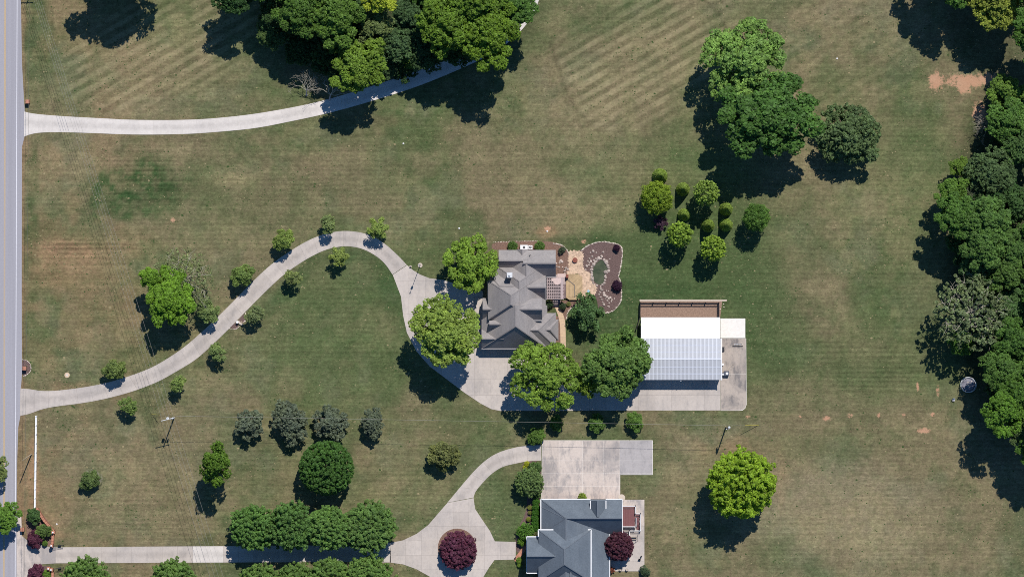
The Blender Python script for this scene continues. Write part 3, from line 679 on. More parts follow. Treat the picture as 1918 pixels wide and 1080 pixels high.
# grey house -------------------------------------------------------
H1 = empty('house', (0, 0, 0), 'large house with warm grey shingle roof of many gables in the picture centre', 'house')
E1 = 3.0; k = 1 / 8
A1 = dict(eave=E1, mat='shingle_a', cap='ridge_a', wall='brick')
wing(H1, (934, 990, 468, 508), 'x', 488, 934, 990, 18 * k, 0, **A1)
wing(H1, (980, 1041, 468, 518), 'x', 493, 980, 1041, 22.8 * k, 0, **A1)
wing(H1, (968, 988, 466.5, 482), 'y', 978, 466.5, 482, 8.5 * k, .05, eave=E1, mat='shingle_a', cap='ridge_a')
wing(H1, (950, 1022, 491, 545), 'y', 986, 491, 545, 22.3 * k, 0, **A1)
wing(H1, (924, 1022, 494, 580), 'y', 973, 527, 580, 30.4 * k, 0, **A1)
wing(H1, (912, 962, 508, 564), 'x', 536, 936, 962, 25.5 * k, 0, **A1)
wing(H1, (914, 1000, 525, 598), 'y', 957, 553, 570, 26.2 * k, 18.8 * k, eave=E1, mat='shingle_a', cap='ridge_a')
wing(H1, (904, 950, 558, 599), 'x', 579, 904, 950, 18.6 * k, 0, **A1)
wing(H1, (902, 1025, 571.5, 652), 'y', 966, 571.5, 611, 39.8 * k, 0, **A1)
wing(H1, (980, 1022, 514, 562), 'x', 538, 980, 1022, 22.6 * k, 0, **A1)
wing(H1, (962, 1015.6, 558, 599), 'x', 579, 962, 1015.6, 18.8 * k, 22 * k, **A1)
wing(H1, (916.5, 948, 600, 614), 'x', 607, 916.5, 948, 6.6 * k, 22 * k, eave=E1, mat='shingle_a', cap='ridge_a')
MB().prism(PW([(918, 601.5), (948, 601.5), (948, 612.5), (918, 612.5)], 5), 3.4, 5.72).make('dormer_wall', 'beige', H1)
wing(H1, (902, 944, 616, 652), 'x', 634, 902, 944, 16.7 * k, 0, eave=E1, mat='shingle_a', cap='ridge_a')
wing(H1, (980, 1041.5, 586, 650), 'x', 618, 980, 1008, 22 * k, 0, **A1)
wing(H1, (1010, 1046, 598, 637), 'x', 617, 1010, 1030, 15 * k, .02, eave=E1 - .35, mat='shingle_a', cap='ridge_a', wall='brick')
for tr in ([(902, 652.5), (1041, 652.5)], [(934, 507.5), (952, 507.5)], [(904, 599), (930, 599)], [(1020, 518), (1041.5, 518)]):
    trim(H1, tr, E1 - .06, 'gutter', .42, .16)
trim(H1, [(1022.6, 518), (1022.6, 562)], E1 - .06, 'gutter', .2, .16); trim(H1, [(996, 599.5), (1016, 599.5)], E1 + 2.75 - .05, 'gutter', .35, .16)
ch = MB(); x, y, _ = W(954.5, 515, 8.3); ch.box(x - .52, x + .52, y - .5, y + .5, 4.5, 8.55); chim = ch.make('chimney', 'brick', H1)
MB().box(x - .64, x + .64, y - .6, y + .6, 8.55, 8.72).make('chimney_cap', 'galv', chim); MB().cyl(x, y, 8.72, 9.15, .2, 12).make('flue', 'galv', chim)
for vx, vy, z in ((993, 477, 5.3), (969, 600, 7.0)):
    x, y, _ = W(vx, vy, z); MB().cyl(x, y, z - .8, z + .25, .1, 8).make('roof_vent', 'dark', H1)
for (wx_, wy_, f) in [(905, 575, 'w'), (907, 585, 'w'), (915, 545, 'w'), (945, 471, 'n'), (1005, 471, 'n'), (1030, 471, 'n'), (1038, 485, 'e'), (1038, 500, 'e'), (1019, 530, 'e'), (1019, 548, 'e'), (1038.5, 600, 'e'), (937, 500, 'w')]:
    window(H1, wx_, wy_, 1.0, 1.2, 1.4, f)
for gx_ in (925, 955, 1015):
    x, y, _ = W(gx_, 649); d_ = MB(); d_.box(x - 1.35, x + 1.35, y - .06, y + .04, 0.05, 2.35); gd = d_.make('garage_door', 'white', H1)
    for q in range(4): MB().box(x - 1.3, x + 1.3, y - .09, y - .061, .12 + q * .56, .60 + q * .56).make('door_panel', 'white', gd)
x, y, _ = W(905, 565); dd = MB().box(x - .05, x + .05, y - .5, y + .5, .05, 2.1).make('front_door', 'darkwood', H1)
MB().cyl(x - .1, y + .35, .95, 1.1, .03, 8).make('handle', 'galv', dd)

# blue house -------------------------------------------------------
H2 = empty('house', (0, 0, 0), 'house with blue grey shingle roof and white trim at the bottom edge', 'house')
E2 = 3.1
A2 = dict(eave=E2, mat='shingle_b', cap='ridge_b')
wing(H2, (1013.5, 1165.3, 934.5, 1000), 'x', 970, 1060, 1165.3, 3.4, 0, wall='brick', **A2)
wing(H2, (1013.5, 1141.6, 948, 1120), 'y', 1060, 971, 1120, 3.38, 0, wall='brick', **A2)
wing(H2, (1008.6, 1107, 991.4, 1088), 'y', 1057, 1028, 1056.5, 3.2, 2.15, wall='brick', **A2)
wing(H2, (986.6, 1046, 1004.5, 1072.3), 'x', 1041, 986.6, 1046, 3.3, .55, wall='brick', **A2)
wing(H2, (1106, 1134.5, 937, 968), 'y', 1119.6, 937, 968, 1.9, 2.15, wall='brick', **A2)
wing(H2, (1062, 1076, 1071, 1100), 'y', 1069, 1071, 1100, 1.0, 3.2, **A2)
trim(H2, [(1013, 1004), (1013, 934.2), (1106, 934.2)], E2, 'white'); trim(H2, [(1134.5, 934.2), (1165.5, 934.2), (1165.5, 998)], E2, 'white')
trim(H2, [(1141, 998), (1166, 998)], E2, 'white'); trim(H2, [(1142, 998), (1142, 1110)], E2, 'white', .18)
trim(H2, [(1106, 958), (1106, 936.8)], E2 + 2.15, 'white', .2); trim(H2, [(1135, 936.8), (1135, 957)], E2 + 2.15, 'white', .2)
trim(H2, [(1008.4, 1004), (1008.4, 991.2), (1049, 991.2)], E2 + 2.15, 'white', .24); trim(H2, [(1073, 991.2), (1107.2, 991.2), (1107.2, 1088)], E2 + 2.15, 'white', .24)
trim(H2, [(1009, 1004.3), (986.4, 1004.3), (986.4, 1072.6), (1008.5, 1072.6), (1008.5, 1090)], E2 + .55, 'white', .22)
x, y, _ = W(1057.5, 1021, 7.5); MB().box(x - .3, x + .3, y - .2, y + .2, 6.8, 7.85).make('roof_vent', 'dark', H2)
x, y, _ = W(1057, 1061, 8.0); MB().box(x - .22, x + .22, y - .22, y + .22, 6.2, 8.6).make('roof_vent', 'dark', H2)
x, y, _ = W(1087, 1064, 6.0); MB().cyl(x, y, 5.4, 6.9, .07, 8).make('vent_pipe', 'white', H2)
for (wx_, wy_, f) in [(1030, 937.5, 'n'), (1055, 937.5, 'n'), (1090, 937.5, 'n'), (1150, 937.5, 'n'), (1016, 955, 'w'), (1016, 975, 'w'), (989.6, 1020, 'w'), (989.6, 1050, 'w'), (1162, 955, 'e'), (1138.5, 1045, 'e'), (1138.5, 1065, 'e')]:
    window(H2, wx_, wy_, 1.0, 1.2, 1.4, f)
window(H2, 1120, 940, 4.0 - 1, 1.4, 1.2, 'n')

# maroon deck of the blue house
D2 = empty('deck', (0, 0, 0), 'maroon board deck with white railings and stairs beside the blue grey house', 'deck')
zD = 1.3
for q in range(14):
    xa = 1165.6 + q * 1.78; x0_, _, _ = W(xa, 0, zD); x1_, _, _ = W(xa + 1.6, 0, zD); y1_ = W(0, 952, zD)[1]; y0_ = W(0, 986, zD)[1]
    MB().box(x0_, x1_, y0_, y1_, zD - .05, zD).make('deck_board', 'maroon', D2)
for q in range(3):
    a_ = W(1165.6, 947.5 + q * 1.5, zD); b_ = W(1190.2, 948.8 + q * 1.5, zD); MB().box(a_[0], b_[0], b_[1], a_[1], zD - .05, zD).make('deck_board', 'maroon', D2)
for q in range(5):
    a_ = W(1190.6, 962 + q * 1.7, zD); b_ = W(1199.5, 963.5 + q * 1.7, zD); MB().box(a_[0], b_[0], b_[1], a_[1], zD - .05, zD).make('deck_board', 'maroon', D2)
for q in range(9):
    z = zD - .13 * (q + 1); a_ = W(1192.5, 971 + q * 2.4, z); b_ = W(1199, 972.7 + q * 2.4, z); MB().box(a_[0], b_[0], b_[1], a_[1], z - .04, z).make('stair_tread', 'maroon', D2)
def railing(parent, pts, z0, z1, mat='white', post=.14, n_rail=2, wd=.13):
    for a_, b_ in zip(pts[:-1], pts[1:]):
        za, zb_ = (a_[2] if len(a_) > 2 else z0), (b_[2] if len(b_) > 2 else z0)
        A = Vector(W(a_[0], a_[1], z1)); B = Vector(W(b_[0], b_[1], z1)); A.z = za; B.z = zb_; h = Vector((0, 0, z1 - z0))
        mb = MB(); mb.bar(A + h, B + h, wd, .06); mb.bar(A + h * .12, B + h * .12, .06, .05)
        L = (B - A).length; nb = max(2, int(L / .14))
        for q in range(1, nb):
            P = A.lerp(B, q / nb); mb.bar(P + h * .12, P + h, .035, .035)
        mb.make('railing', mat, parent)
        for P in (A, B):
            pm = MB(); pm.box(P.x - post / 2, P.x + post / 2, P.y - post / 2, P.y + post / 2, 0, P.z + h.z + .08); pm.make('post', mat, parent)
railing(D2, [(1165.8, 947.2), (1190.6, 947.2), (1190.6, 961.5), (1200, 961.5)], zD, zD + 1)
railing(D2, [(1165.8, 985.8), (1191.5, 985.8), (1191.5, 969.5)], zD, zD + 1)
railing(D2, [(1200, 961.5, zD), (1200, 993.5, .25)], zD, zD + 1)
railing(D2, [(1200, 993.5, .2), (1179, 993.5, .2), (1179, 1003, .2)], .2, 1.2)

# barn -------------------------------------------------------
B1 = empty('barn', (0, 0, 0), 'long metal barn with ribbed grey roof and bright white lean-to roof', 'barn')
eB = 3.65; rB = eB + .7; wl = 3.0
def metal_roof(parent, xa, xb, ya, za, yb, zb, n, mat, rib, name='roof_panel', bands=()):
    for q in range(n):
        x0 = xa + (xb - xa) * q / n; x1 = xa + (xb - xa) * (q + 1) / n
        A = [W(x0 + .05, ya, za), W(x1 - .05, ya, za), W(x1 - .05, yb, zb), W(x0 + .05, yb, zb)]
        mb = MB(); mb.add(A + [(a_[0], a_[1], a_[2] - .05) for a_ in A], [(0, 3, 2, 1), (4, 5, 6, 7), (0, 1, 5, 4), (1, 2, 6, 5), (2, 3, 7, 6), (3, 0, 4, 7)])
        o = mb.make(name, mat, parent)
        bm = bmesh.new(); bm.from_mesh(o.data); bmesh.ops.recalc_face_normals(bm, faces=bm.faces); bm.to_mesh(o.data); bm.free()
        rb_ = MB()
        for f in (0, .25, .5, .75):
            hh = .06 if f == 0 else .03; w_ = .20 if f == 0 else .07
            a_ = Vector(W(x0 + (x1 - x0) * f, ya, za)); b_ = Vector(W(x0 + (x1 - x0) * f, yb, zb)); a_.z += .02; b_.z += .02
            rb_.bar(a_, b_, w_, hh)
        rb_.make('rib', rib, o)
    for f in bands:
        a_ = Vector(W(xa, ya + (yb - ya) * f, za + (zb - za) * f)); b_ = Vector(W(xb, ya + (yb - ya) * f, za + (zb - za) * f)); a_.z += .006; b_.z += .006
        MB().bar(a_, b_, .34, .02).make('purlin_band', 'band', parent)
metal_roof(B1, 1201.5, 1349, 594, wl, 633.4, eB - .05, 20, 'white_roof', 'white_roof')
metal_roof(B1, 1201, 1350, 633.6, eB, 672.3, rB, 20, 'grey_roof', 'grey_rib', bands=(.34, .66, .95))
metal_roof(B1, 1201, 1350, 711, eB, 672.5, rB, 20, 'grey_roof', 'grey_rib', bands=(.3, .62))
for sx in (1200.2, 1351.2):
    for ya, za, yb, zb in ((633.4, eB, 672.4, rB), (711.3, eB, 672.4, rB)):
        a_ = Vector(W(sx, ya, za)); b_ = Vector(W(sx, yb, zb)); MB().bar(a_, b_, .34, .16).make('gable_trim', 'white', B1)
a_ = Vector(W(1200.5, 672.4, rB)); b_ = Vector(W(1351, 672.4, rB)); a_.z += .03; b_.z += .03; MB().bar(a_, b_, .22, .05).make('ridge_cap', 'grey_rib', B1)
p0 = W(1202, 709.5, eB); p1 = W(1349, 635, eB); MB().box(p0[0], p1[0], p0[1], p1[1], 0, eB - .07).make('wall', 'beige', B1)
yr = W(0, 672.4, rB)[1]
for xg in (p0[0], p1[0]):
    MB().add([(xg - .04, p0[1], eB - .07), (xg - .04, p1[1], eB - .07), (xg - .04, yr, rB - .1), (xg + .04, p0[1], eB - .07), (xg + .04, p1[1], eB - .07), (xg + .04, yr, rB - .1)], [(0, 2, 1), (3, 4, 5), (0, 3, 5, 2), (1, 2, 5, 4), (0, 1, 4, 3)]).make('gable_wall', 'beige', B1)
q0 = W(1203, 0, wl)[0]; q1 = W(1347.5, 0, wl)[0]; ly0 = W(0, 634.5, wl)[1]; ly1 = W(0, 596, wl)[1]
for q in range(7):
    xx = q0 + (q1 - q0) * q / 6; MB().box(xx - .09, xx + .09, ly1 - .2, ly1, 0, wl - .08).make('post', 'white', B1)
for gx_ in (1225, 1262, 1300, 1335):
    x, y, _ = W(gx_, 709.5, 0); dr = MB().box(x - 1.6, x + 1.6, y - .07, y - .01, .05, 3.0).make('barn_door', 'white', B1)
    MB().box(x - .1, x + .1, y - .12, y - .07, 1.0, 1.15).make('handle', 'dark', dr)
x, y, _ = W(1275, 712.6, 3.2); MB().box(x - .15, x + .15, y - .1, y + .25, 3.1, 3.3).make('wall_light', 'white', B1)
window(B1, 1349.6, 650, 1.2, 1.0, 1.0, 'e'); window(B1, 1349.6, 690, 1.2, 1.0, 1.0, 'e')

# paddock fence: dark posts and rails
pf = empty('paddock_fence', (0, 0, 0), 'dark brown three rail fence round the brown paddock north of the barn', 'fence')
def rail_fence(root, pts, spacing, h, rails, mat, post=.14, rw=.05, rh=.12):
    for a_, b_ in zip(pts[:-1], pts[1:]):
        A = Vector(W(*a_)); B = Vector(W(*b_)); L = (B - A).length; n_ = max(1, round(L / spacing))
        for q in range(n_ + (b_ == pts[-1])):
            P = A.lerp(B, q / n_); MB().box(P.x - post / 2, P.x + post / 2, P.y - post / 2, P.y + post / 2, 0, h + .08).make('post', mat, root)
        for q in range(n_):
            P, Q = A.lerp(B, q / n_), A.lerp(B, (q + 1) / n_)
            for z in rails: MB().bar(P + Vector((0, 0, z)), Q + Vector((0, 0, z)), rw, rh).make('rail', mat, root)
rail_fence(pf, [(1198.5, 593), (1199, 566.5), (1346, 566.5), (1346, 594)], 3.05, 1.3, (.45, 1.35), 'darkwood',   .2, .16, .2)
rail_fence(pf, [(1198.5, 593), (1191.5, 616)], 2.9, 1.2, (.35, .8, 1.15), 'darkwood', .2, .16, .18)

# white roadside fence
wf = empty('white_fence', (0, 0, 0), 'straight white rail fence along the road verge at lower left', 'fence')
rail_fence(wf, [(68.6, 779), (66.2, 949)], 2.13, 1.25, (.35, .75, 1.2), 'white', .30, .30, .12)

# brick gate walls, pillars, gates
bwl = empty('brick_wall', (0, 0, 0), 'angled red brick garden wall from the white fence to the driveway gate', 'wall')
def brick_wall(root, pts, h, wd, caps=.6):
    for a_, b_ in zip(pts[:-1], pts[1:]):
        A = Vector(W(*a_)); B = Vector(W(*b_)); hh = Vector((0, 0, h / 2)); MB().bar(A + hh, B + hh, wd, h).make('wall_body', 'brick', root)
        L = (B - A).length; n_ = max(1, round(L / caps))
        for q in range(n_):
            P, Q = A.lerp(B, q / n_ + .01), A.lerp(B, (q + 1) / n_ - .01); MB().bar(P + Vector((0, 0, h + .05)), Q + Vector((0, 0, h + .05)), wd + .12, .1).make('coping_brick', 'brick_cap', root)
brick_wall(bwl, [(70, 950), (83, 972), (101.5, 993)], 1.4, .42)
brick_wall(bwl, [(100.6, 997), (99.5, 1017)], 1.4, .42)
bw2 = empty('brick_wall', (0, 0, 0), 'short red brick wall south of the driveway at the bottom edge', 'wall')
brick_wall(bw2, [(100, 1070), (100, 1095)], 1.4, .42)
def pillar(px, py, label, lamp=True, s=.3, h=1.8):
    x, y, _ = W(px, py); r = empty('gate_pillar', (x, y, 0), label, 'pillar', 'brick gate pillars at the lower left entrance')
    MB().box(-s, s, -s, s, 0, h).make('shaft', 'brick', r); MB().box(-s - .07, s + .07, -s - .07, s + .07, h, h + .12).make('coping', 'brick_cap', r)
    if lamp:
        l_ = MB(); l_.cyl(0, 0, h + .12, h + .35, .05, 8); l_.make('lamp_stem', 'dark', r); g = MB(); g.tube([(0, 0, h + .33), (0, 0, h + .45), (0, 0, h + .62), (0, 0, h + .7)], [.08, .2, .2, .06], 10); g.make('lamp_globe', 'white', r)
pillar(101.5, 995, 'brick pillar with white globe lamp at the bend of the garden wall')
pillar(98.5, 1020, 'brick pillar with white globe lamp just above the driveway gate')
pillar(93, 1063, 'brick pillar with white globe lamp left of the lower gate')
pillar(98, 1065, 'brick pillar with white lamp holding the lower gate')
def gate(px, py, ang, L, label):
    x, y, _ = W(px, py); r = empty('gate', (x, y, 0), label, 'gate', 'black metal driveway gates', math.radians(ang))
    f = MB(); f.bar((0, 0, .15), (L, 0, .15), .05, .06); f.bar((0, 0, 1.2), (L, 0, 1.2), .05, .06); f.bar((0, 0, .1), (0, 0, 1.9), .06, .06); f.bar((L, 0, .1), (L, 0, 1.5), .06, .06)
    pts = [(L * t, 0, 1.85 - .45 * math.sin(t * math.pi / 2)) for t in np.linspace(0, 1, 9)]; f.tube(pts, [.035] * 9, 6); f.make('frame', 'dark', r)
    for q in range(1, 16):
        t = q / 16; MB().bar((L * t, 0, .15), (L * t, 0, 1.85 - .45 * math.sin(t * math.pi / 2)), .022, .022).make('bar', 'dark', r)
    MB().box(L * .45, L * .75, -.15, .15, .4, .75).make('opener', 'dark', r)
gate(101, 1021, 3, 2.3, 'open black gate leaf on the upper side of the lower driveway')
gate(102, 1064, 8, 2.2, 'open black gate leaf on the lower side of the lower driveway')
def mailbox(px, py, label):
    x, y, _ = W(px, py); r = empty('mailbox', (x, y, 0), label, 'mailbox', 'brick mailboxes by the road')
    MB().box(-.38, .38, -.38, .38, 0, 1.35).make('pedestal', 'brick', r); MB().box(-.44, .44, -.44, .44, 1.35, 1.45).make('coping', 'brick_cap', r)
    MB().box(-.55, -.2, -.14, .14, .9, 1.2).make('box', 'dark', r)
mailbox(53, 191, 'brick mailbox post beside the mouth of the top driveway'); mailbox(43.5, 990, 'brick mailbox post beside the lower left road apron')
mailbox(47.5, 689, 'brick mailbox post inside the stone ringed bed by the road')

# ------------------------------------------------------------------ garden deck, pergola
DK = empty('garden_deck', (0, 0, 0), 'octagonal golden cedar deck between pergola and pond', 'deck')
zk = .7
octp = [(1060, 513.5), (1083, 513.3), (1090.5, 519.5), (1090.5, 556), (1086, 561), (1066, 561), (1060, 557)]
MB().prism(PW([(x_ + (1075 - x_) * .04, y_ + (537 - y_) * .03) for x_, y_ in octp], zk), 0, zk - .05).make('deck_base', 'darkwood', DK)
def boards(poly, cx, cy, ang, wd, z, parent, mat, gap=.12, lim=40):
    ca, sa = math.cos(ang), math.sin(ang)
    loc = [((x_ - cx) * ca + (y_ - cy) * sa, -(x_ - cx) * sa + (y_ - cy) * ca) for x_, y_ in poly]
    y = -lim
    while y < lim:
        c = clip(loc, (-80, 80, y + gap / 2, y + wd - gap / 2))
        if len(c) > 2 and parea(c) > .5:
            MB().prism(PW([(cx + u * ca - v * sa, cy + u * sa + v * ca) for u, v in c], z), z - .04, z).make('deck_board', mat, parent)
        y += wd
split = (1076.5, 534)
boards([(1060, 522), (1075.5, 534), (1075.5, 556.5), (1060, 556.5)], 1070, 540, math.pi / 2, 1.5, zk, DK, 'cedar')
boards([(1060, 513.8), (1083, 513.5), (1090.3, 519.7), (1090.3, 556.5), (1077, 556.5), (1077, 534), (1060, 521)], 1075, 535, -math.pi / 4, 1.5, zk, DK, 'cedar')
boards([(1060, 557), (1090.3, 557), (1086, 561), (1066, 561)], 1075, 559, 0, 1.35, zk, DK, 'cedar')
mb = MB(); mb.bar(Vector(W(1061, 521.5, zk + .02)), Vector(W(1076.2, 533.6, zk + .02)), .2, .12); mb.bar(Vector(W(1076.2, 533.6, zk + .02)), Vector(W(1076.2, 556, zk + .02)), .2, .12); mb.make('step_edge', 'pole', DK)
mb = MB(); pz = [Vector(W(x_, y_, zk)) for x_, y_ in octp]
for a_, b_ in zip(pz[:-2], pz[1:-1]): mb.bar(a_ - Vector((0, 0, .1)), b_ - Vector((0, 0, .1)), .08, .2)
mb.make('rim_board', 'cedar', DK)

PG = empty('pergola', (0, 0, 0), 'weathered pink lattice pergola against the east side of the grey house', 'pergola')
zp = 2.6
for x_, y_ in ((1025, 520), (1054.5, 520), (1025, 558.5), (1054.5, 558.5), (1054.5, 539)):
    a_ = W(x_, y_, zp); MB().box(a_[0] - .08, a_[0] + .08, a_[1] - .08, a_[1] + .08, 0, zp).make('post', 'pinkwood', PG)
for y_ in (519.5, 559): MB().bar(W(1023.5, y_, zp), W(1056.5, y_, zp), .14, .2).make('beam', 'pinkwood', PG)
for q in range(9): MB().bar(W(1025.5 + q * 3.55, 518.5, zp + .14), W(1025.5 + q * 3.55, 560.5, zp + .14), .13, .12).make('rafter', 'pinkwood', PG)
for q in range(15): MB().bar(W(1024, 521 + q * 2.75, zp + .24), W(1056, 521 + q * 2.75, zp + .24), .13, .06).make('slat', 'pinkwood', PG)
MB().bar(W(1052.5, 519, zp + .30), W(1052.5, 560, zp + .30), .42, .05).make('side_plank', 'pinkwood', PG)
cz = zp + .31
cl = [(1033, 520.5), (1052, 520), (1053, 527), (1049, 531), (1044, 533.5), (1039, 532), (1037, 527), (1033, 526)]
MB().prism(PW(cl, cz), cz - .015, cz + .01).make('umbrella_patch', 'cloth', PG)  # added pale patch on the slats, standing in for a bright umbrella below
M['terrace'] = simple('shade_dark_terrace_board', (.22, .16, .16), .8, var=.15, sc=1.5, objrand=.08)  # board colour darkened to stand for the shade under the pergola
M['cedar_dark'] = simple('shaded_cedar_edge', (.20, .12, .055), .8, var=.1)
TR = empty('terrace', (0, 0, 0), 'pink board terrace and steps under the pergola', 'terrace')
for q in range(22): MB().box(W(1023.5, 0, .45)[0], W(1059.5, 0, .45)[0], W(0, 515.9 + q * 2.02, .45)[1], W(0, 514 + q * 2.02, .45)[1], .35, .45).make('terrace_board', 'terrace' if q > 8 else 'pinkwood', TR)  # all but the top rows take the colour with pergola shade in it
MB().box(W(1044, 0)[0], W(1059.5, 0)[0], W(0, 519)[1], W(0, 512.5)[1], .451, .50).make('landing', 'cloth', TR)
for q in range(4):
    z = .36 - q * .09; MB().box(W(1035, 0)[0], W(1050, 0)[0], W(0, 561.4 + q * 3.4 + 2.3)[1], W(0, 561.4 + q * 3.4)[1], z - .06, z).make('step', 'pinkwood', TR)
x, y, _ = W(1062.5, 517); g = empty('grill', (x, y, .7), 'small dark covered grill on the corner of the cedar deck', 'grill')
MB().box(-.22, .22, -.45, .45, 0, .85).make('cabinet', 'dark', g); MB().box(-.25, .25, -.38, .38, .85, 1.05).make('lid', 'terra', g)
x, y, _ = W(1077, 487); g = empty('fire_pit', (x, y, .06), 'round rust red fire pit on the flagstones', 'fire pit')
MB().cyl(0, 0, 0, .45, .52, 20, .6).make('bowl', 'terra', g); MB().cyl(0, 0, .451, .5, .46, 20, .1).make('lid', 'terra', g)
x, y, _ = W(1102, 545); g = empty('bird_bath', (x, y, .06), 'pale blue bird bath on the flagstones by the small tree', 'bird bath')
MB().tube([(0, 0, 0), (0, 0, .1), (0, 0, .65), (0, 0, .7), (0, 0, .78)], [.18, .08, .07, .15, .3], 14).make('pedestal', 'blue', g); MB().cyl(0, 0, .781, .79, .26, 14).make('water_surface', 'blue', g)

def ac(px, py, w_, d_, h_, fans, label, mat='white', fanmat='dark', cat='air conditioner', name='air_conditioner'):
    x, y, _ = W(px, py, h_); r = empty(name, (x, y, 0), label, cat)
    MB().box(-w_ / 2, w_ / 2, -d_ / 2, d_ / 2, .05, h_).make('casing', mat, r)
    for fx in fans:
        f = MB().cyl(fx, 0, h_, h_ + .03, .3 if d_ > .8 else .22, 18).make('fan_grille', fanmat, r); MB().cyl(fx, 0, h_ + .03, h_ + .06, .09, 10).make('hub', mat, f)
ac(981.5, 463, 1.75, 1.1, .9, (0,), 'large white air conditioner behind the north wall of the grey house')
ac(993.5, 463, .95, .95, .9, (0,), 'small white air conditioner right of the larger one')
ac(1361, 699, 1.1, 1.1, 1.0, (.1,), 'dark cooling cabinet with white fan at the barn corner', 'slate', 'white')
ac(1354.3, 700.5, .5, .7, .9, (0,), 'narrow cooling unit squeezed between cabinet and barn wall', 'slate', 'white')
x, y, _ = W(1354, 653); g = empty('utility_cart', (x, y, 0), 'small dark utility cart against the east wall of the barn', 'cart')
MB().box(-.25, .3, -.45, .45, .25, .7).make('tray', 'dark', g)
for wx_, wy_ in ((-.2, -.4), (.25, -.4), (-.2, .4), (.25, .4)): MB().tube([(wx_, wy_ - .04, .15), (wx_, wy_ + .04, .15)], [.15, .15], 12).make('wheel', 'dark', g)
MB().bar((0, .45, .65), (0, .75, 1.0), .05, .05).make('handle', 'galv', g)
x, y, _ = W(1353.5, 682); g = empty('white_bucket', (x, y, .05), 'white bucket standing by the barn east wall', 'bucket'); MB().cyl(0, 0, 0, .4, .2, 14, .24).make('pail', 'white', g); MB().cyl(0, 0, .4, .43, .25, 14).make('lid', 'white', g)
x, y, _ = W(1382, 646.5); g = empty('ladder_frame', (x, y, .05), 'dark low metal frame lying on the barn side pad', 'metal frame')
MB().bar((-1.25, -.12, .2), (1.2, -.12, .2), .08, .2).make('long_rail', 'dark', g); MB().bar((-.9, .3, .15), (1.0, .42, .15), .06, .08).make('upper_rail', 'galv', g)
for q in range(6): MB().bar((-.8 + q * .35, -.1, .15), (-.7 + q * .35, .38, .15), .04, .05).make('rung', 'galv', g)
h = MB().tube([W(1365, 694, .08), W(1365, 690, .08), W(1370, 684, .08), W(1376, 681, .08), W(1373, 688, .08)], [.035] * 5, 6).make('garden_hose', 'tan'); tag(h, 'pale garden hose curling from the cooling cabinet across the pad', 'hose')

# trampoline, bench
x, y, _ = W(1813.5, 720, 1); t = empty('trampoline', (x, y, 0), 'round grey trampoline under the trees at the right', 'trampoline')
rt = 1.75
mb = MB(); pts = [(rt * math.cos(a_), rt * math.sin(a_), .95) for a_ in np.linspace(0, 2 * math.pi, 29)]; mb.tube(pts, [.07] * 29, 6, False); mb.make('frame_ring', 'galv', t)
MB().cyl(0, 0, .90, .93, rt - .33, 28).make('mat', 'lattice', t)
mb = MB()
for q in range(28):
    a0, a1 = 2 * math.pi * q / 28, 2 * math.pi * (q + .9) / 28
    mb.add([((rt - .3) * math.cos(a0), (rt - .3) * math.sin(a0), .945), ((rt - .04) * math.cos(a0), (rt - .04) * math.sin(a0), .96), ((rt - .04) * math.cos(a1), (rt - .04) * math.sin(a1), .96), ((rt - .3) * math.cos(a1), (rt - .3) * math.sin(a1), .945)], [(0, 1, 2, 3)])
mb.make('pad', 'slate', t)
for q in range(6):
    a_ = math.pi / 3 * q; MB().bar((rt * math.cos(a_), rt * math.sin(a_), 0), (rt * math.cos(a_), rt * math.sin(a_), 2.4), .05, .05).make('pole', 'galv', t)
mb = MB(); pts = [(rt * math.cos(a_), rt * math.sin(a_), 2.4) for a_ in np.linspace(0, 2 * math.pi, 29)]; mb.tube(pts, [.03] * 29, 6, False); mb.make('net_hoop', 'galv', t)
for q in range(9):
    a0 = rr.uniform(0, 6.28); r0 = rr.uniform(0, 1.1)
    rk = link('fallen_leaves', rr.choice(STONE), t); rk.location = (r0 * math.cos(a0), r0 * math.sin(a0), .95); rk.scale = (.2, .13, .03)
x, y, _ = W(1786, 748); g = empty('garden_chair', (x, y, 0), 'pale garden chair in the shade beside the trampoline', 'chair')
MB().box(-.3, .3, -.3, .3, .4, .46).make('seat', 'galv', g); MB().box(-.3, .3, .26, .32, .46, 1.0).make('backrest', 'galv', g)
for sx in (-.26, .26):
    for sy in (-.26, .26): MB().box(sx - .025, sx + .025, sy - .025, sy + .025, 0, .4).make('leg', 'dark', g)

# patio furniture by the blue house
for px, lab in ((1162, 'leftmost of the three round planters at the patio bottom edge'), (1174, 'middle one of the three round planters at the patio bottom edge'), (1202, 'rightmost round planter at the patio corner by the shrub')):
    x, y, _ = W(px, 1066); g = empty('planter', (x, y, .06), lab, 'planter', 'round planters on the patio')
    MB().tube([(0, 0, 0), (0, 0, .1), (0, 0, .5), (0, 0, .52)], [.2, .25, .34, .28], 14).make('pot', 'slate', g); MB().cyl(0, 0, .521, .55, .26, 14).make('soil', 'tan', g)
x, y, _ = W(1186, 1007); g = empty('swing_seat', (x, y, .06), 'metal swing seat with open frame below the deck stairs', 'swing')
MB().box(-.8, .8, -.25, .3, .45, .5).make('seat', 'tan', g); MB().box(-.8, .8, .28, .34, .5, 1.05).make('backrest', 'tan', g)
for sx in (-1.0, 1.0):
    MB().bar((sx, -.7, 0), (sx * .9, 0, 1.7), .06, .06).make('leg', 'dark', g); MB().bar((sx, .7, 0), (sx * .9, 0, 1.7), .06, .06).make('leg', 'dark', g)
MB().bar((-.95, 0, 1.7), (.95, 0, 1.7), .07, .07).make('top_bar', 'dark', g)
x, y, _ = W(1198, 1047); g = empty('patio_chairs', (x, y, .06), 'dark thin wire chair on the patio by its right edge', 'chair')
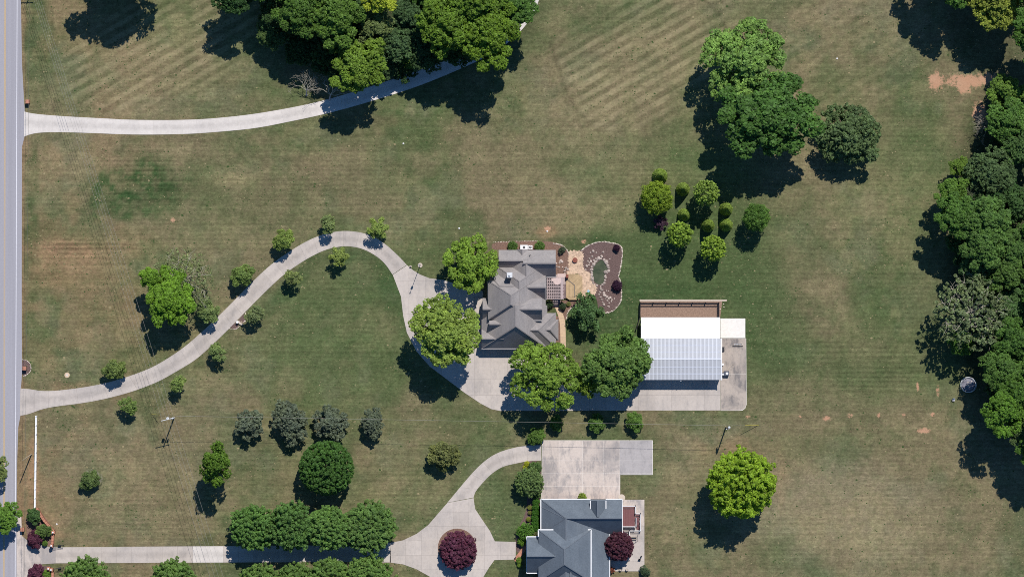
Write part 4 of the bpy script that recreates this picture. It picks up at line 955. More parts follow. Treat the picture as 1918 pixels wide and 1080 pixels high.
MB().cyl(0, 0, .4, .45, .25, 12).make('seat', 'dark', g); MB().box(-.25, .25, .2, .26, .45, 1.0).make('backrest', 'dark', g)
for sx, sy in ((-.2, -.2), (.2, -.2), (-.2, .2), (.2, .2)): MB().box(sx - .03, sx + .03, sy - .03, sy + .03, 0, .4).make('leg', 'dark', g)
x, y, _ = W(1201, 1041); g = empty('patio_table', (x, y, .06), 'tiny dark side table next to the wire chair', 'table')
MB().cyl(0, 0, .45, .5, .2, 12).make('table_top', 'dark', g); MB().cyl(0, 0, 0, .45, .04, 8).make('stem', 'dark', g)
x, y, _ = W(1164, 931); g = empty('satellite_dish', (x, y, 0), 'pale round dish at the top right corner of the blue grey house', 'dish')
MB().cyl(0, 0, 0, 1.5, .04, 8).make('mast', 'galv', g); MB().tube([(0, 0, 1.5), (0, .05, 1.55), (.02, .1, 1.7)], [.15, .5, .8], 20).make('reflector', 'tan', g)
for px, py, r_, lab in ((125.5, 702, .62, 'round tan manhole cover in the lawn near the road'), (106, 1021.5, 0, '')):
    if r_:
        x, y, _ = W(px, py); g = empty('manhole', (x, y, 0), lab, 'manhole cover'); MB().cyl(0, 0, 0, .06, r_, 24).make('rim', 'flagbase', g); MB().cyl(0, 0, .061, .08, .25, 18).make('cover', 'conc_bright', g)
for px, py, lab in ((106, 981, 'white utility cap on the lawn behind the brick wall'), (755.5, 269, 'tiny white marker in the lawn below the top driveway'), (1568, 110, 'tiny white marker in the upper right lawn'), (1025, 433, 'small white cap in bare ground above the grey house'), (860, 427.5, 'tiny white marker left of the tree behind the grey house')):
    x, y, _ = W(px, py); g = empty('marker', (x, y, 0), lab, 'marker'); MB().cyl(0, 0, 0, .12, .22, 10, .16).make('cap', 'white', g); MB().cyl(0, 0, .12, .16, .07, 8).make('knob', 'tan', g)

# ------------------------------------------------------------------ poles, lamp, wires
def upole(bx, by, h, lean, label, arm=None, trans=(), mat='pole', r0=.17):
    """base at plan px; lean = offset of top in metres; arm = (dx0,dy0,dx1,dy1) crossarm ends in metres from the top"""
    x, y, _ = W(bx, by); r = empty('utility_pole', (x, y, 0), label, 'utility pole', 'wooden utility poles')
    MB().tube([(0, 0, 0), (lean[0], lean[1], h)], [r0, r0 * .62], 10).make('pole', mat, r)
    if arm:
        zt = h - .45; a_ = (lean[0] + arm[0], lean[1] + arm[1], zt); b_ = (lean[0] + arm[2], lean[1] + arm[3], zt)
        MB().bar(a_, b_, .13, .14).make('crossarm', 'galv', r)
        for t_ in (0.04, .3, .7, .96):
            p = Vector(a_).lerp(Vector(b_), t_); MB().tube([p + Vector((0, 0, .07)), p + Vector((0, 0, .16)), p + Vector((0, 0, .3))], [.05, .09, .05], 8).make('insulator', 'white', r)
    for dx, dy, z, rt_ in trans:
        MB().tube([(dx, dy, z - .45), (dx, dy, z - .4), (dx, dy, z + .4), (dx, dy, z + .5)], [rt_ * .9, rt_, rt_, rt_ * .5], 12).make('transformer', 'galv', r)
        MB().bar((0, 0, z + .2), (dx, dy, z + .2), .08, .08).make('bracket', 'galv', r)
    return r
upole(326, 781.5, 10.4, (0, 0), 'wooden utility pole with crossarm and white transformer above the olive tree row', (-1.9, -.35, 1.35, .45), ((-.55, .15, 8.2, .33), (.6, .2, 8.3, .22)))
upole(1359.5, 800, 9.4, (.2, .1), 'wooden utility pole with small transformer below the barn pad', None, ((.15, .42, 8.8, .28), (-.35, -.1, 7.2, .14)))
upole(59, 850, 8.8, (-.6, -.9), 'plain leaning pale pole on the verge beside the white fence', None, (), 'polelight', .15)
upole(68, -42, 9.2, (0, 0), 'utility pole just above the top left corner casting a crossarm shadow', (-1.4, 0, 1.4, .1), ())
x, y, _ = W(787, 496.5); g = empty('lamp_post', (x, y, 0), 'tall dark lamp post in a round stone collar beside the driveway fork', 'lamp post')
MB().tube([(0, 0, 0), (0, 0, 1.2), (0, 0, 9.6)], [.10, .075, .055], 8).make('pole', 'dark', g); MB().bar((0, 0, 8.0), (-.35, .15, 8.3), .08, .08).make('bracket', 'dark', g); MB().box(-.2, .2, -.12, .12, 7.4, 8.2).make('meter_box', 'dark', g)
MB().cyl(0, 0, 0, .16, .55, 16).make('stone_collar', 'stone', g); MB().cyl(0, 0, 9.6, 9.9, .16, 10, .05).make('finial', 'galv', g)
x, y, _ = W(769, 499); g = empty('path_light', (x, y, 0), 'small stone block light on the driveway edge near the lamp post', 'light'); MB().box(-.22, .22, -.22, .22, 0, .4).make('block', 'stone', g); MB().box(-.1, .1, -.1, .1, .4, .5).make('lens', 'dark', g)
x, y, _ = W(445, 603); g = empty('driveway_lamp', (x, y, 0), 'small white driveway lamp between the two stone roundels', 'lamp'); MB().cyl(0, 0, 0, .7, .07, 8).make('stem', 'dark', g); MB().tube([(0, 0, .7), (0, 0, .8), (0, 0, 1.0), (0, 0, 1.05)], [.12, .3, .3, .1], 12).make('lamp_head', 'white', g)
mb = MB(); mb.bar(W(446, 602, .25), W(451, 607, .25), .35, .5); mb.bar(W(451, 607, .25), W(455.5, 607, .25), .3, .5); o = mb.make('culvert_wall', 'stone'); tag(o, 'low curved stone headwall splitting the two driveway roundels', 'low wall')

def wire(name, pts, r, mat, label, sag=.6, group='overhead power lines'):
    mb = MB(); P = []
    for (a_, b_) in zip(pts[:-1], pts[1:]):
        A, B = Vector(W(*a_)), Vector(W(*b_)); n_ = 10
        for q in range(n_): t = q / n_; p = A.lerp(B, t); p.z -= sag * 4 * t * (1 - t); P.append(p)
    P.append(Vector(W(*pts[-1]))); mb.tube(P, [r] * len(P), 4)
    tag(mb.make(name, mat), label, 'wire', group)
offs = [(-12, 'leftmost of the four long wires running from top left past the pole'), (-4.5, 'second from the left of the four long wires over the left lawn'), (1.5, 'third from the left of the four long wires over the left lawn'), (9, 'rightmost of the four long wires over the left lawn')]
for dx, lab in offs:
    wire('power_line', [(72 + dx * .4 - 96, -300, 10), (316.5 + dx, 785 - dx * .35, 10.05), (412 + dx * 1.2, 1095, 10), (520 + dx * 1.2, 1450, 10)], .022, 'wire', lab, .5)
wire('power_line', [(329, 778.5, 9.6), (1361, 796.5, 9.2)], .028, 'wire', 'single pale wire strung between the two utility poles', .45)
wire('power_line', [(55, -60, 9), (47, 857, 8.6), (42, 1300, 8.6)], .028, 'wiredark', 'dark wire running along the road verge on the left', .5)
wire('guy_wire', [(1361, 796, 8.8), (1409, 795.7, 1.6)], .012, 'wire', 'thin guy wire right of the barn side pole', 0, 'pole guy wires')
wire('guy_guard', [(1396, 795.8, 3.6), (1421, 795.6, .0)], .05, 'yellow', 'yellow guard tube at the foot of the right guy wire', 0, 'pole guy wires')
wire('guy_guard', [(300, 776.5, 3.2), (283, 774.5, .0)], .045, 'yellow', 'yellow guard tube left of the transformer pole', 0, 'pole guy wires')
wire('guy_wire', [(317, 780, 9.2), (300, 776.5, 3.2)], .012, 'wire', 'thin guy wire left of the transformer pole', 0, 'pole guy wires')

# ------------------------------------------------------------------ weed tufts and straw clippings over the lawn
def pip(px, py, poly):
    c = np.zeros(px.shape, bool); n_ = len(poly)
    for i_ in range(n_):
        (ax, ay), (bx_, by_) = poly[i_ - 1], poly[i_]
        if ay == by_: continue
        c ^= ((ay > py) != (by_ > py)) & (px < (bx_ - ax) * (py - ay) / (by_ - ay) + ax)
    return c
def tufts():
    rg = np.random.RandomState(77); n_ = 150000
    px = rg.uniform(48, 1930, n_); py = rg.uniform(-20, 1100, n_)
    dens = .10 + .55 * sstep(.5, .66, vnoise(px, py, 46, 900, 5, .65)) + .35 * sstep(520, 200, px) * sstep(.42, .6, vnoise(px, py, 25, 950, 4, .6)) + .35 * np.exp(-((px - 1420) / 45) ** 2 - ((py - 600) / 90) ** 2)
    k_ = rg.rand(n_) < dens * .42
    strip = lambda pr_: [(q[0], q[1]) for q in pr_] + [(q[2], q[3]) for q in reversed(pr_)]
    bad = np.zeros(n_, bool)
    for P_ in [strip(drive1), strip(drive2), apron, [(1195, 560), (1399, 560), (1399, 770), (1195, 770)], mouth, [(100, 1023), (735, 1014), (735, 1054), (100, 1055)], circle, strip(arc), court, [(900, 450), (1066, 450), (1066, 660), (900, 660)],
               [(1066, 455), (1168, 450), (1168, 590), (1060, 590)], [(1000, 930), (1209, 930), (1209, 1072), (980, 1100)], [(964, 860), (1016, 860), (1016, 1100), (940, 1030)], [(45, 945), (104, 945), (104, 1100), (45, 1100)], [(1036, 560), (1062, 560), (1062, 662), (1036, 662)], [(960, 1046), (1145, 1046), (1145, 1100), (960, 1100)]]: bad |= pip(px, py, P_)
    k_ &= ~bad; px, py = px[k_], py[k_]; m = len(px); x = (px - 959) / 8; y = (540 - py) / 8; r = rg.uniform(.06, .21, m) * (1 + .6 * (rg.rand(m) < .1)); h_ = rg.uniform(.03, .10, m); a_ = rg.uniform(0, 6.28, m)
    V = [np.stack([x, y, h_], 1)]
    for q in range(4): V.append(np.stack([x + r * np.cos(a_ + q * 1.571) * rg.uniform(.6, 1.3, m), y + r * np.sin(a_ + q * 1.571) * rg.uniform(.5, 1.1, m), np.full(m, .002)], 1))
    V = np.stack(V, 1).reshape(-1, 3); b_ = np.arange(m) * 5; F = np.concatenate([np.stack([b_, b_ + 1 + q, b_ + 1 + (q + 1) % 4], 1) for q in range(4)])
    me = npmesh('tufts', V, F)
    a = N('tuft_blades', 1, .05); rr_ = a.n('ShaderNodeNewGeometry').outputs['Random Per Island']
    c = a.mix(a.rng(rr_, .35, .60, 0, 1), srgb(62, 80, 46), srgb(112, 110, 78)); c = a.mix(a.rng(rr_, .74, .92, 0, 1), c, srgb(148, 136, 104)); a.base(c); me.materials.append(a.m)
    tag(link('weed_tufts', me), 'scattered weeds, clover and straw clippings all over the mown lawn', 'weeds', None, 'stuff')
tufts()

# ------------------------------------------------------------------ trees
def norm(a): return a / np.maximum(np.linalg.norm(a, axis=1, keepdims=True), 1e-9)
def leaves(C, Rd, n, size, rg, up=.75, out=.85, rnd=.42, elong=1.4, shell=(.6, 1.05), lowcut=.6):
    """C (L,3) lobe centres, Rd (L,) radii, n leaves each -> verts, quads"""
    L = len(C); d = norm(rg.normal(size=(L * n, 3)))
    flip = (d[:, 2] < 0) & (rg.rand(L * n) < lowcut); d[flip, 2] *= -1
    c = np.repeat(C, n, 0); r = np.repeat(Rd, n)[:, None]
    p = c + d * r * rg.uniform(shell[0], shell[1], (L * n, 1)) * np.array([1, 1, .8])
    nn = norm(d * out + np.array([0, 0, up]) + rg.normal(size=d.shape) * rnd)
    t = norm(np.cross(nn, rg.normal(size=d.shape))); b_ = np.cross(nn, t)
    s = (size * rg.uniform(.65, 1.3, (L * n, 1))); a1 = t * s * .5 * elong ** .5; a2 = b_ * s * .5 / elong ** .5
    V = np.stack([p - a1, p - a2 + a1 * .1, p + a1, p + a2 + a1 * .1], 1).reshape(-1, 3)
    return V, np.arange(len(V)).reshape(-1, 4)
def fib(n, rg, zmin=-.35, jit=.25):
    i = np.arange(n) + .5; z = 1 - (1 - zmin) * i / n; ph = i * 2.39996 + rg.rand() * 6.28
    r = np.sqrt(np.maximum(0, 1 - z * z)); return norm(np.stack([r * np.cos(ph), r * np.sin(ph), z], 1) + rg.normal(size=(n, 3)) * jit * .3)
def crown_big(seed, nb=12, R=6.0, flat=.62, br=.27, lr=.075, lobes=36, per=30, leaf=.32, open_=0.22, asym=.18):
    rg = np.random.RandomState(seed); B = []; BR = []
    sq = 1 + rg.uniform(-asym, asym)
    for i in range(nb):
        if i < nb * .5: a = 6.283 * (i + rg.uniform(-.4, .4)) / (nb * .5); rad = rg.uniform(.58, .88); z = rg.uniform(-.3, .15); q = rg.uniform(.6, 1.15)
        elif i < nb * .85: a = 6.283 * i * .382 + rg.uniform(-.4, .4); rad = rg.uniform(.28, .52); z = rg.uniform(.15, .5); q = rg.uniform(.8, 1.25)
        else: a = rg.uniform(0, 6.28); rad = rg.uniform(0, .22); z = rg.uniform(.45, .68); q = rg.uniform(.9, 1.2)
        B.append((R * rad * math.cos(a) * sq, R * rad * math.sin(a) / sq, R * flat * z)); BR.append(R * br * q)
    for i in range(7 if R > 3 else 0):
        a = 6.283 * (i + rg.uniform(-.3, .3)) / 7; rad = rg.uniform(.32, .62)
        B.append((R * rad * math.cos(a), R * rad * math.sin(a), -R * flat * rg.uniform(.55, 1.05))); BR.append(R * br * rg.uniform(.75, 1.1))
    B = np.array(B); BR = np.array(BR); C = []; CR = []
    for c, r in zip(B, BR):
        d = fib(lobes, rg, -.45); keep = rg.rand(lobes) > open_
        cc = c + d * (r * (1 - .28) * np.array([1, 1, .8]) * rg.uniform(.72, 1.36, (lobes, 1))); C.append(cc[keep]); CR.append(R * lr * rg.uniform(.72, 1.25, lobes)[keep])
    C = np.concatenate(C); CR = np.concatenate(CR)
    V, F = leaves(C, CR, per, leaf, rg); me = npmesh('crown', V, F); me.materials.append(M['leaf']); return (me, B / R)
def crown_round(seed, R=6.0, flat=.8, lobes=200, lr=.13, per=90, leaf=.34, zmin=-.5, noise_=.06, inner=True):
    rg = np.random.RandomState(seed); d = fib(lobes, rg, zmin)
    C = d * R * np.array([1, 1, flat]) * (1 - lr) * (1 + rg.normal(size=(lobes, 1)) * noise_); CR = R * lr * rg.uniform(.8, 1.25, lobes)
    V, F = leaves(C, CR, per, leaf, rg)
    if inner:
        V2, F2 = leaves(C * .72, CR * 1.3, max(6, per // 5), leaf * 2, rg); F2 = F2 + len(V); V = np.concatenate([V, V2]); F = np.concatenate([F, F2])
    me = npmesh('crown', V, F); me.materials.append(M['leaf'])
    B = fib(8, rg, -.1) * .55; return (me, B)
def crown_cone(seed, R=1.5, H=6.0, n=13000, leaf=.17):
    rg = np.random.RandomState(seed); h = rg.rand(n) ** 1.15
    prof = (1 - h) ** .72 + .02; prof = prof * np.where(h < .12, .8 + h * 1.7, 1)
    a = rg.uniform(0, 6.283, n); r = R * prof * rg.uniform(.82, 1.04, n)
    p = np.stack([r * np.cos(a), r * np.sin(a), -H * .42 + h * H], 1); nrm = norm(np.stack([np.cos(a), np.sin(a), np.full(n, .22)], 1) + rg.normal(size=(n, 3)) * .35)
    tt = norm(np.cross(nrm, rg.normal(size=p.shape))); bb = np.cross(nrm, tt); s = leaf * rg.uniform(.7, 1.3, (n, 1))
    V = np.stack([p - tt * s * .7, p - bb * s * .4, p + tt * s * .7, p + bb * s * .4], 1).reshape(-1, 3)
    me = npmesh('crown', V, np.arange(len(V)).reshape(-1, 4)); me.materials.append(M['leaf']); return (me, np.zeros((0, 3)))
def crown_sparse(seed, R=6.0, flat=.5, nclump=420, lr=.05, per=13, leaf=.34):
    rg = np.random.RandomState(seed); d = norm(rg.normal(size=(nclump, 3))); d[:, 2] = np.abs(d[:, 2]) * 1.0 - .15
    C = d * R * np.array([1, 1, flat]) * rg.uniform(.35, 1, (nclump, 1)) ** .6; CR = R * lr * rg.uniform(.6, 1.3, nclump)
    V, F = leaves(C, CR, per, leaf, rg, rnd=.9); me = npmesh('crown', V, F); me.materials.append(M['leaf']); return (me, fib(22, rg, .0) * .9)

def trunk_mesh(B, seed, tw=.045, twigs=False):
    """unit: xy in crown radii, z 0..1 = ground..crown centre"""
    rg = random.Random(seed); mb = MB()
    mb.tube([(0, 0, 0), (.01, 0, .08), (.0, .01, .55), (.02, 0, 1.0)], [tw * 1.5, tw, tw * .8, tw * .5], 9)
    for c in B:
        z0 = rg.uniform(.45, .75); m = (c[0] * .45 + rg.uniform(-.04, .04), c[1] * .45 + rg.uniform(-.04, .04), z0 + (.95 - z0) * .6)
        e = (c[0] * .95, c[1] * .95, 1.0 + c[2] * .35); mb.tube([(0, 0, z0), m, e], [tw * .55, tw * .38, tw * .15], 6)
        if twigs:
            for _ in range(7):
                t = rg.uniform(.3, 1); p = Vector(m).lerp(Vector(e), t); q = p + Vector((rg.uniform(-.3, .3), rg.uniform(-.3, .3), rg.uniform(0, .14)))
                mb.tube([p, (p + q) / 2 + Vector((rg.uniform(-.03, .03), rg.uniform(-.03, .03), 0)), q], [tw * .16, tw * .11, tw * .04], 4)
    return mesh('trunk', mb.v, mb.f)

TPL = {}
def tpl(key, cr, R, tw=.045, bark='bark', twigs=False):
    tm = trunk_mesh(cr[1], hash(key) % 97 if False else len(TPL) + 3, tw, twigs); tm.materials.append(M[bark]); TPL[key] = (cr[0], tm, R)
for i in range(6): tpl('big%d' % i, crown_big(100 + i * 7, nb=[26, 22, 28, 24, 30, 23][i], br=[.27, .29, .26, .28, .25, .29][i]), 6.0)
for i in range(3): tpl('fine%d' % i, crown_big(300 + i, nb=26, br=.27, lr=.062, lobes=38, per=32, leaf=.26, flat=.6), 6.0)
for i in range(3): tpl('loose%d' % i, crown_big(400 + i * 3, nb=28, br=.25, lr=.07, lobes=32, per=28, leaf=.29, open_=.22, flat=.55), 6.0)
tpl('round0', crown_round(11, lobes=620, lr=.055, per=32, leaf=.27, noise_=.022, flat=.85), 6.0)
tpl('dome0', crown_round(12, lobes=430, lr=.078, per=44, leaf=.31, noise_=.10), 6.0); tpl('dome1', crown_round(13, lobes=400, lr=.08, per=44, leaf=.31, noise_=.12), 6.0); tpl('dome2', crown_round(14, lobes=460, lr=.076, per=44, leaf=.31, noise_=.095), 6.0)
tpl('maple', crown_round(15, R=4, lobes=230, lr=.10, per=34, leaf=.33, noise_=.07), 4.0)
tpl('clump', crown_round(16, R=2.8, lobes=150, lr=.085, per=26, leaf=.22, noise_=.05), 2.8)
tpl('clump2', crown_round(17, R=2.8, lobes=140, lr=.085, per=26, leaf=.22, noise_=.06), 2.8)
tpl('feather', crown_round(18, R=3.2, lobes=160, lr=.14, per=60, leaf=.17, noise_=.09), 3.2)
tpl('mag0', crown_big(500, nb=20, R=4, br=.29, lr=.085, lobes=24, per=18, leaf=.34, flat=.75), 4.0); tpl('mag1', crown_big(503, nb=20, R=4, br=.29, lr=.085, lobes=24, per=18, leaf=.34, flat=.75), 4.0)
tpl('small0', crown_big(600, nb=15, R=2.1, br=.32, lr=.17, lobes=12, per=30, leaf=.22, flat=.8, open_=.1), 2.1, .035); tpl('small1', crown_big(604, nb=15, R=2.1, br=.32, lr=.16, lobes=11, per=26, leaf=.21, flat=.8, open_=.25), 2.1, .035); tpl('small2', crown_big(609, nb=15, R=2.1, br=.32, lr=.16, lobes=13, per=30, leaf=.22, flat=.8, open_=.1), 2.1, .035)
tpl('thin0', crown_big(620, nb=15, R=2.0, br=.32, lr=.15, lobes=11, per=26, leaf=.22, flat=.8, open_=.25), 2.0, .035); tpl('thin1', crown_big(631, nb=15, R=2.0, br=.32, lr=.15, lobes=11, per=26, leaf=.22, flat=.8, open_=.25), 2.0, .035)
tpl('shrub', crown_round(19, R=1.6, flat=.8, lobes=60, lr=.2, per=40, leaf=.17, noise_=.08), 1.6); tpl('shrub2', crown_round(23, R=1.6, flat=.7, lobes=50, lr=.22, per=45, leaf=.19, noise_=.14), 1.6)
tpl('cone', crown_cone(20), 1.5, .05)
tpl('sparse0', crown_sparse(21), 6.0, .035, 'barkpale', True); tpl('sparse1', crown_sparse(22, nclump=420, per=9, flat=.45, leaf=.24), 6.0, .03, 'barkpale', True)

tr_r = random.Random(99)
def tree(key, px, py, r, hc, col, label, name='tree', cat='tree', group=None, vs=1.0, rz=None, sxy=(1, 1)):
    me, tm, R = TPL[key]; x, y, _ = W(px, py, hc); s = r / 8.0 / R
    o = empty(name, (x, y, 0), label, cat, group, tr_r.uniform(0, 6.283) if rz is None else rz)
    col = (col[0] * 1.12, col[1] * .92, col[2] * 1.25) if col[1] > col[0] * 1.3 else col
    c = link('crown', me, o); c.location = (0, 0, hc); c.scale = (s * sxy[0], s * sxy[1], s * vs); j = tr_r.uniform(.92, 1.08); c.color = (col[0] * j, col[1] * j, col[2] * j, 1)
    t = link('trunk', tm, o); t.scale = (r / 8.0, r / 8.0, hc)
    return o
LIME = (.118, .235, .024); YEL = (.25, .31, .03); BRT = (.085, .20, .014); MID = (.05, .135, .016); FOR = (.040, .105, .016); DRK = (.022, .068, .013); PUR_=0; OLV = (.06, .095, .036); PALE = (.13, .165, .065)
PUR = (.075, .022, .043); FRG = (.075, .165, .03); GRY = (.085, .125, .06)

T = tree
G = 'small ornamental trees lining the winding driveway'
for a in [('small0', 453, 517, 19, 2.7, (.07, .13, .025), 'small ornamental tree left of the driveway, next above the stone roundels'), ('small2', 531, 451, 18, 2.7, (.085, .15, .025), 'bushy ornamental tree on the outer left side of the driveway bend'),
          ('thin0', 615, 419, 15, 2.8, (.09, .15, .04), 'thin ornamental tree above the left part of the driveway crest'), ('small1', 707, 428, 17, 2.8, (.10, .17, .03), 'ornamental tree above the right end of the driveway crest'),
          ('small1', 635, 481, 15, 2.9, (.10, .16, .03), 'ornamental tree inside the loop just below the driveway crest'), ('thin1', 547, 520, 14, 2.9, (.09, .14, .035), 'thin ornamental tree inside the loop, next one down from the crest'),
          ('thin0', 478, 589, 16, 2.5, (.08, .13, .04), 'thin ornamental tree right of the stone roundels'), ('small2', 387, 583, 19, 2.6, (.08, .14, .035), 'ornamental tree left of the driveway beside the big lime tree'),
          ('thin1', 406, 659, 15, 2.7, (.08, .14, .035), 'ornamental tree below the driveway in line with the big lime tree'), ('thin0', 332, 719, 14, 2.7, (.085, .15, .03), 'ornamental tree below the driveway beside the long wires'),
          ('small0', 215, 691, 18, 2.5, (.07, .12, .025), 'lowest ornamental tree on the upper side of the driveway'), ('thin1', 241, 760, 15, 2.5, (.07, .13, .025), 'lowest ornamental tree on the lower side of the driveway')]:
    T(a[0], a[1], a[2], a[3] * 1.15, a[4] + 1.0, tuple(v * 1.35 for v in a[5]), a[6], name='ornamental_tree', group=G)
T('big0', 317, 556, 50, 9.5, BRT, 'large lime green tree in the left lawn beside the wires', vs=.9, sxy=(.92, 1.14), rz=0)
T('small2', 284, 520, 21, 9, BRT, 'small lime green tree top joined to the large one at its upper left')
T('sparse1', 340, 525, 62, 7, (.16, .20, .09), 'pale half bare tree behind the large lime tree in the left lawn', group=None)
G = 'olive green broadleaf trees in a row below the driveway'
T('mag0', 467, 794, 29, 3.2, (.072, .112, .056), 'leftmost of the four dark olive trees in the row', group=G)
T('mag1', 543, 789, 37, 3.4, (.072, .112, .056), 'second of the four dark olive trees, the largest', group=G)
T('mag0', 620, 793, 34, 3.4, (.072, .112, .056), 'third of the four dark olive trees from the left', group=G)
T('mag1', 697, 793, 25, 3.2, (.072, .112, .056), 'rightmost and smallest of the four dark olive trees', group=G)
T('big1', 402, 870, 37, 10, (.075, .17, .018), 'tall bright green tree alone in the lower left lawn', sxy=(.85, 1.0), vs=1.9, rz=0)
T('small0', 168, 898, 19, 2.4, (.07, .13, .03), 'small green tree with grey twigs in the lower left lawn', name='small_tree')
T('round0', 611, 876, 51, 6.3, (.035, .10, .014), 'perfectly round clipped dark green tree below the olive row', rz=0)
T('small2', 832, 850, 31, 3.4, (.085, .12, .03), 'olive tree with yellowing top beside the lower driveway curve', sxy=(.9, 1))
G = 'upper row of green trees along the straight driveway'
for a in [('dome0', 475, 988, 42, 6, 'leftmost tree of the upper row along the straight driveway'), ('dome1', 546, 984, 43, 6.5, 'second tree of the upper row along the straight driveway'), ('dome2', 617, 988, 40, 6, 'third tree of the upper row along the straight driveway'), ('dome0', 692, 987, 45, 6.5, 'rightmost tree of the upper row along the straight driveway')]:
    T(*a[:5], (.062 + .003 * (a[1] % 3), .155 + .008 * (a[1] % 2), .028), a[5], group=G, sxy=(1 + .05 * (a[1] % 3 - 1), 1 - .05 * (a[1] % 2)), vs=.8 + .12 * (a[1] % 4))
G = 'lower row of green trees along the straight driveway'
for a in [('dome1', 160, 1086, 41, 5, 'tree at the bottom edge nearest the driveway gates'), ('dome2', 325, 1090, 40, 5, 'tree at the bottom edge between gates and the bright slab'), ('dome0', 487, 1094, 38, 5.5, 'first of the four close trees cut by the bottom edge'), ('dome1', 553, 1094, 37, 5.5, 'second of the four close trees cut by the bottom edge'),
          ('dome2', 617, 1083, 37, 5.5, 'third of the four close trees cut by the bottom edge'), ('dome1', 690, 1087, 45, 5.5, 'rightmost of the four close trees cut by the bottom edge')]:
    T(*a[:5], (.075, .165, .028), a[5], group=G)
T('maple', 858, 1030, 34.5, 2.6, PUR, 'round purple leaved tree in the circular island bed', name='purple_tree', vs=.9)
T('maple', 1160, 1022, 27, 3.2, (.062, .02, .034), 'purple leaved tree against the east side of the blue grey house', name='purple_tree')
T('dome2', 1388, 907, 60, 9.6, (.13, .255, .014), 'big round lime green tree alone in the lower right lawn', vs=1.05)
# trees about the grey house
T('loose0', 881, 494, 53, 8, LIME, 'bright lime tree covering the upper left corner of the grey house', sxy=(.9, 1.05), rz=0)
T('loose1', 838, 622, 70, 13.0, (.14, .245, .034), 'large loose lime tree left of the grey house over the apron', vs=.9)
T('loose0', 1022, 703, 67, 9.5, (.112, .225, .024), 'lime tree on the paved apron below the grey house', rz=2.4)
T('big4', 1157, 680, 66, 9.5, (.075, .165, .028), 'big mid green tree overlapping the left end of the barn roof')
T('fine0', 1100, 715, 29, 6, (.12, .23, .022), 'small lime tree filling the gap between the two apron trees')
T('small1', 1100, 584, 33, 4.2, (.05, .12, .03), 'dark green loose tree between the garden path and the pond bed', sxy=(.85, 1.08), rz=.3)
G = 'green bushes in a row below the paved apron'
T('small0', 1043, 793, 14, 1.8, (.06, .14, .02), 'leftmost bush of the row below the apron', name='bush', cat='bush', group=G); T('small2', 1116, 791, 17, 1.9, (.055, .13, .02), 'middle bush of the row below the apron', name='bush', cat='bush', group=G)
T('small0', 1188, 789, 18, 2.0, (.06, .14, .02), 'rightmost bush of the row below the apron', name='bush', cat='bush', group=G); T('small2', 1005, 818, 17, 2.0, (.065, .15, .02), 'green bush at the left end of the paved court', name='bush', cat='bush')
# clipped shrubs
G = 'conical clipped evergreens in the garden group'
for px, py, r, lab in [(1237, 329, 15, 'topmost conical evergreen above the feathery lime shrub'), (1280, 354, 13.5, 'conical evergreen left of the topmost bright round shrub'), (1282, 402, 12.5, 'conical evergreen above the left bright round shrub'), (1361, 391, 13, 'conical evergreen nearest the big tree shadow'), (1327, 422, 13, 'left one of the two low conical evergreens'), (1361, 421, 13, 'right one of the two low conical evergreens')]:
    T('cone', px, py, r, 2.6, (.165, .285, .045), lab, name='conical_evergreen', cat='evergreen', group=G)
G = 'bright round shrubs with clustered leaves'
T('clump', 1323, 361, 24, 6.2, (.15, .27, .04), 'topmost of the three bright clustered round shrubs', name='round_shrub', cat='shrub', group=G, vs=1.75); T('clump2', 1273, 439, 24, 5.6, (.15, .28, .03), 'left one of the three bright clustered round shrubs', name='round_shrub', cat='shrub', group=G, vs=1.75)
T('clump', 1336, 465, 24, 5.6, (.16, .29, .03), 'lowest of the three bright clustered round shrubs', name='round_shrub', cat='shrub', group=G, vs=1.75)
T('feather', 1231, 370, 31, 4.8, (.11, .20, .014), 'feathery lime shrub at the left of the garden group', name='feathery_shrub', cat='shrub', vs=1.3); T('feather', 1416, 407, 26, 6.0, (.06, .15, .02), 'feathery green shrub at the right of the garden group', name='feathery_shrub', cat='shrub', vs=1.3)
T('small1', 1238, 417, 13, 1.6, (.055, .03, .05), 'small purple shrub below the feathery lime shrub', name='purple_shrub', cat='shrub')
T('shrub2', 1155, 464, 6.5, .8, (.03, .01, .025), 'tiny purple shrub in the upper corner of the pond bed', name='purple_shrub', cat='shrub'); T('shrub2', 1156, 535, 10, .9, (.03, .01, .028), 'purple shrub at the right rim of the pond bed', name='purple_shrub', cat='shrub')
# middle right group
T('loose0', 1397, 115, 84, 12.5, (.098, .212, .036), 'pale green spreading tree, upper one of the big pair', sxy=(.92, 1), vs=.9); T('big0', 1438, 213, 89, 14.5, (.045, .125, .018), 'big mid green spreading tree, lower one of the pair', sxy=(1.08, .93), rz=0, vs=.85)
T('fine2', 1590, 253, 64, 6.5, (.060, .118, .034), 'dark olive tree standing right of the big pair')
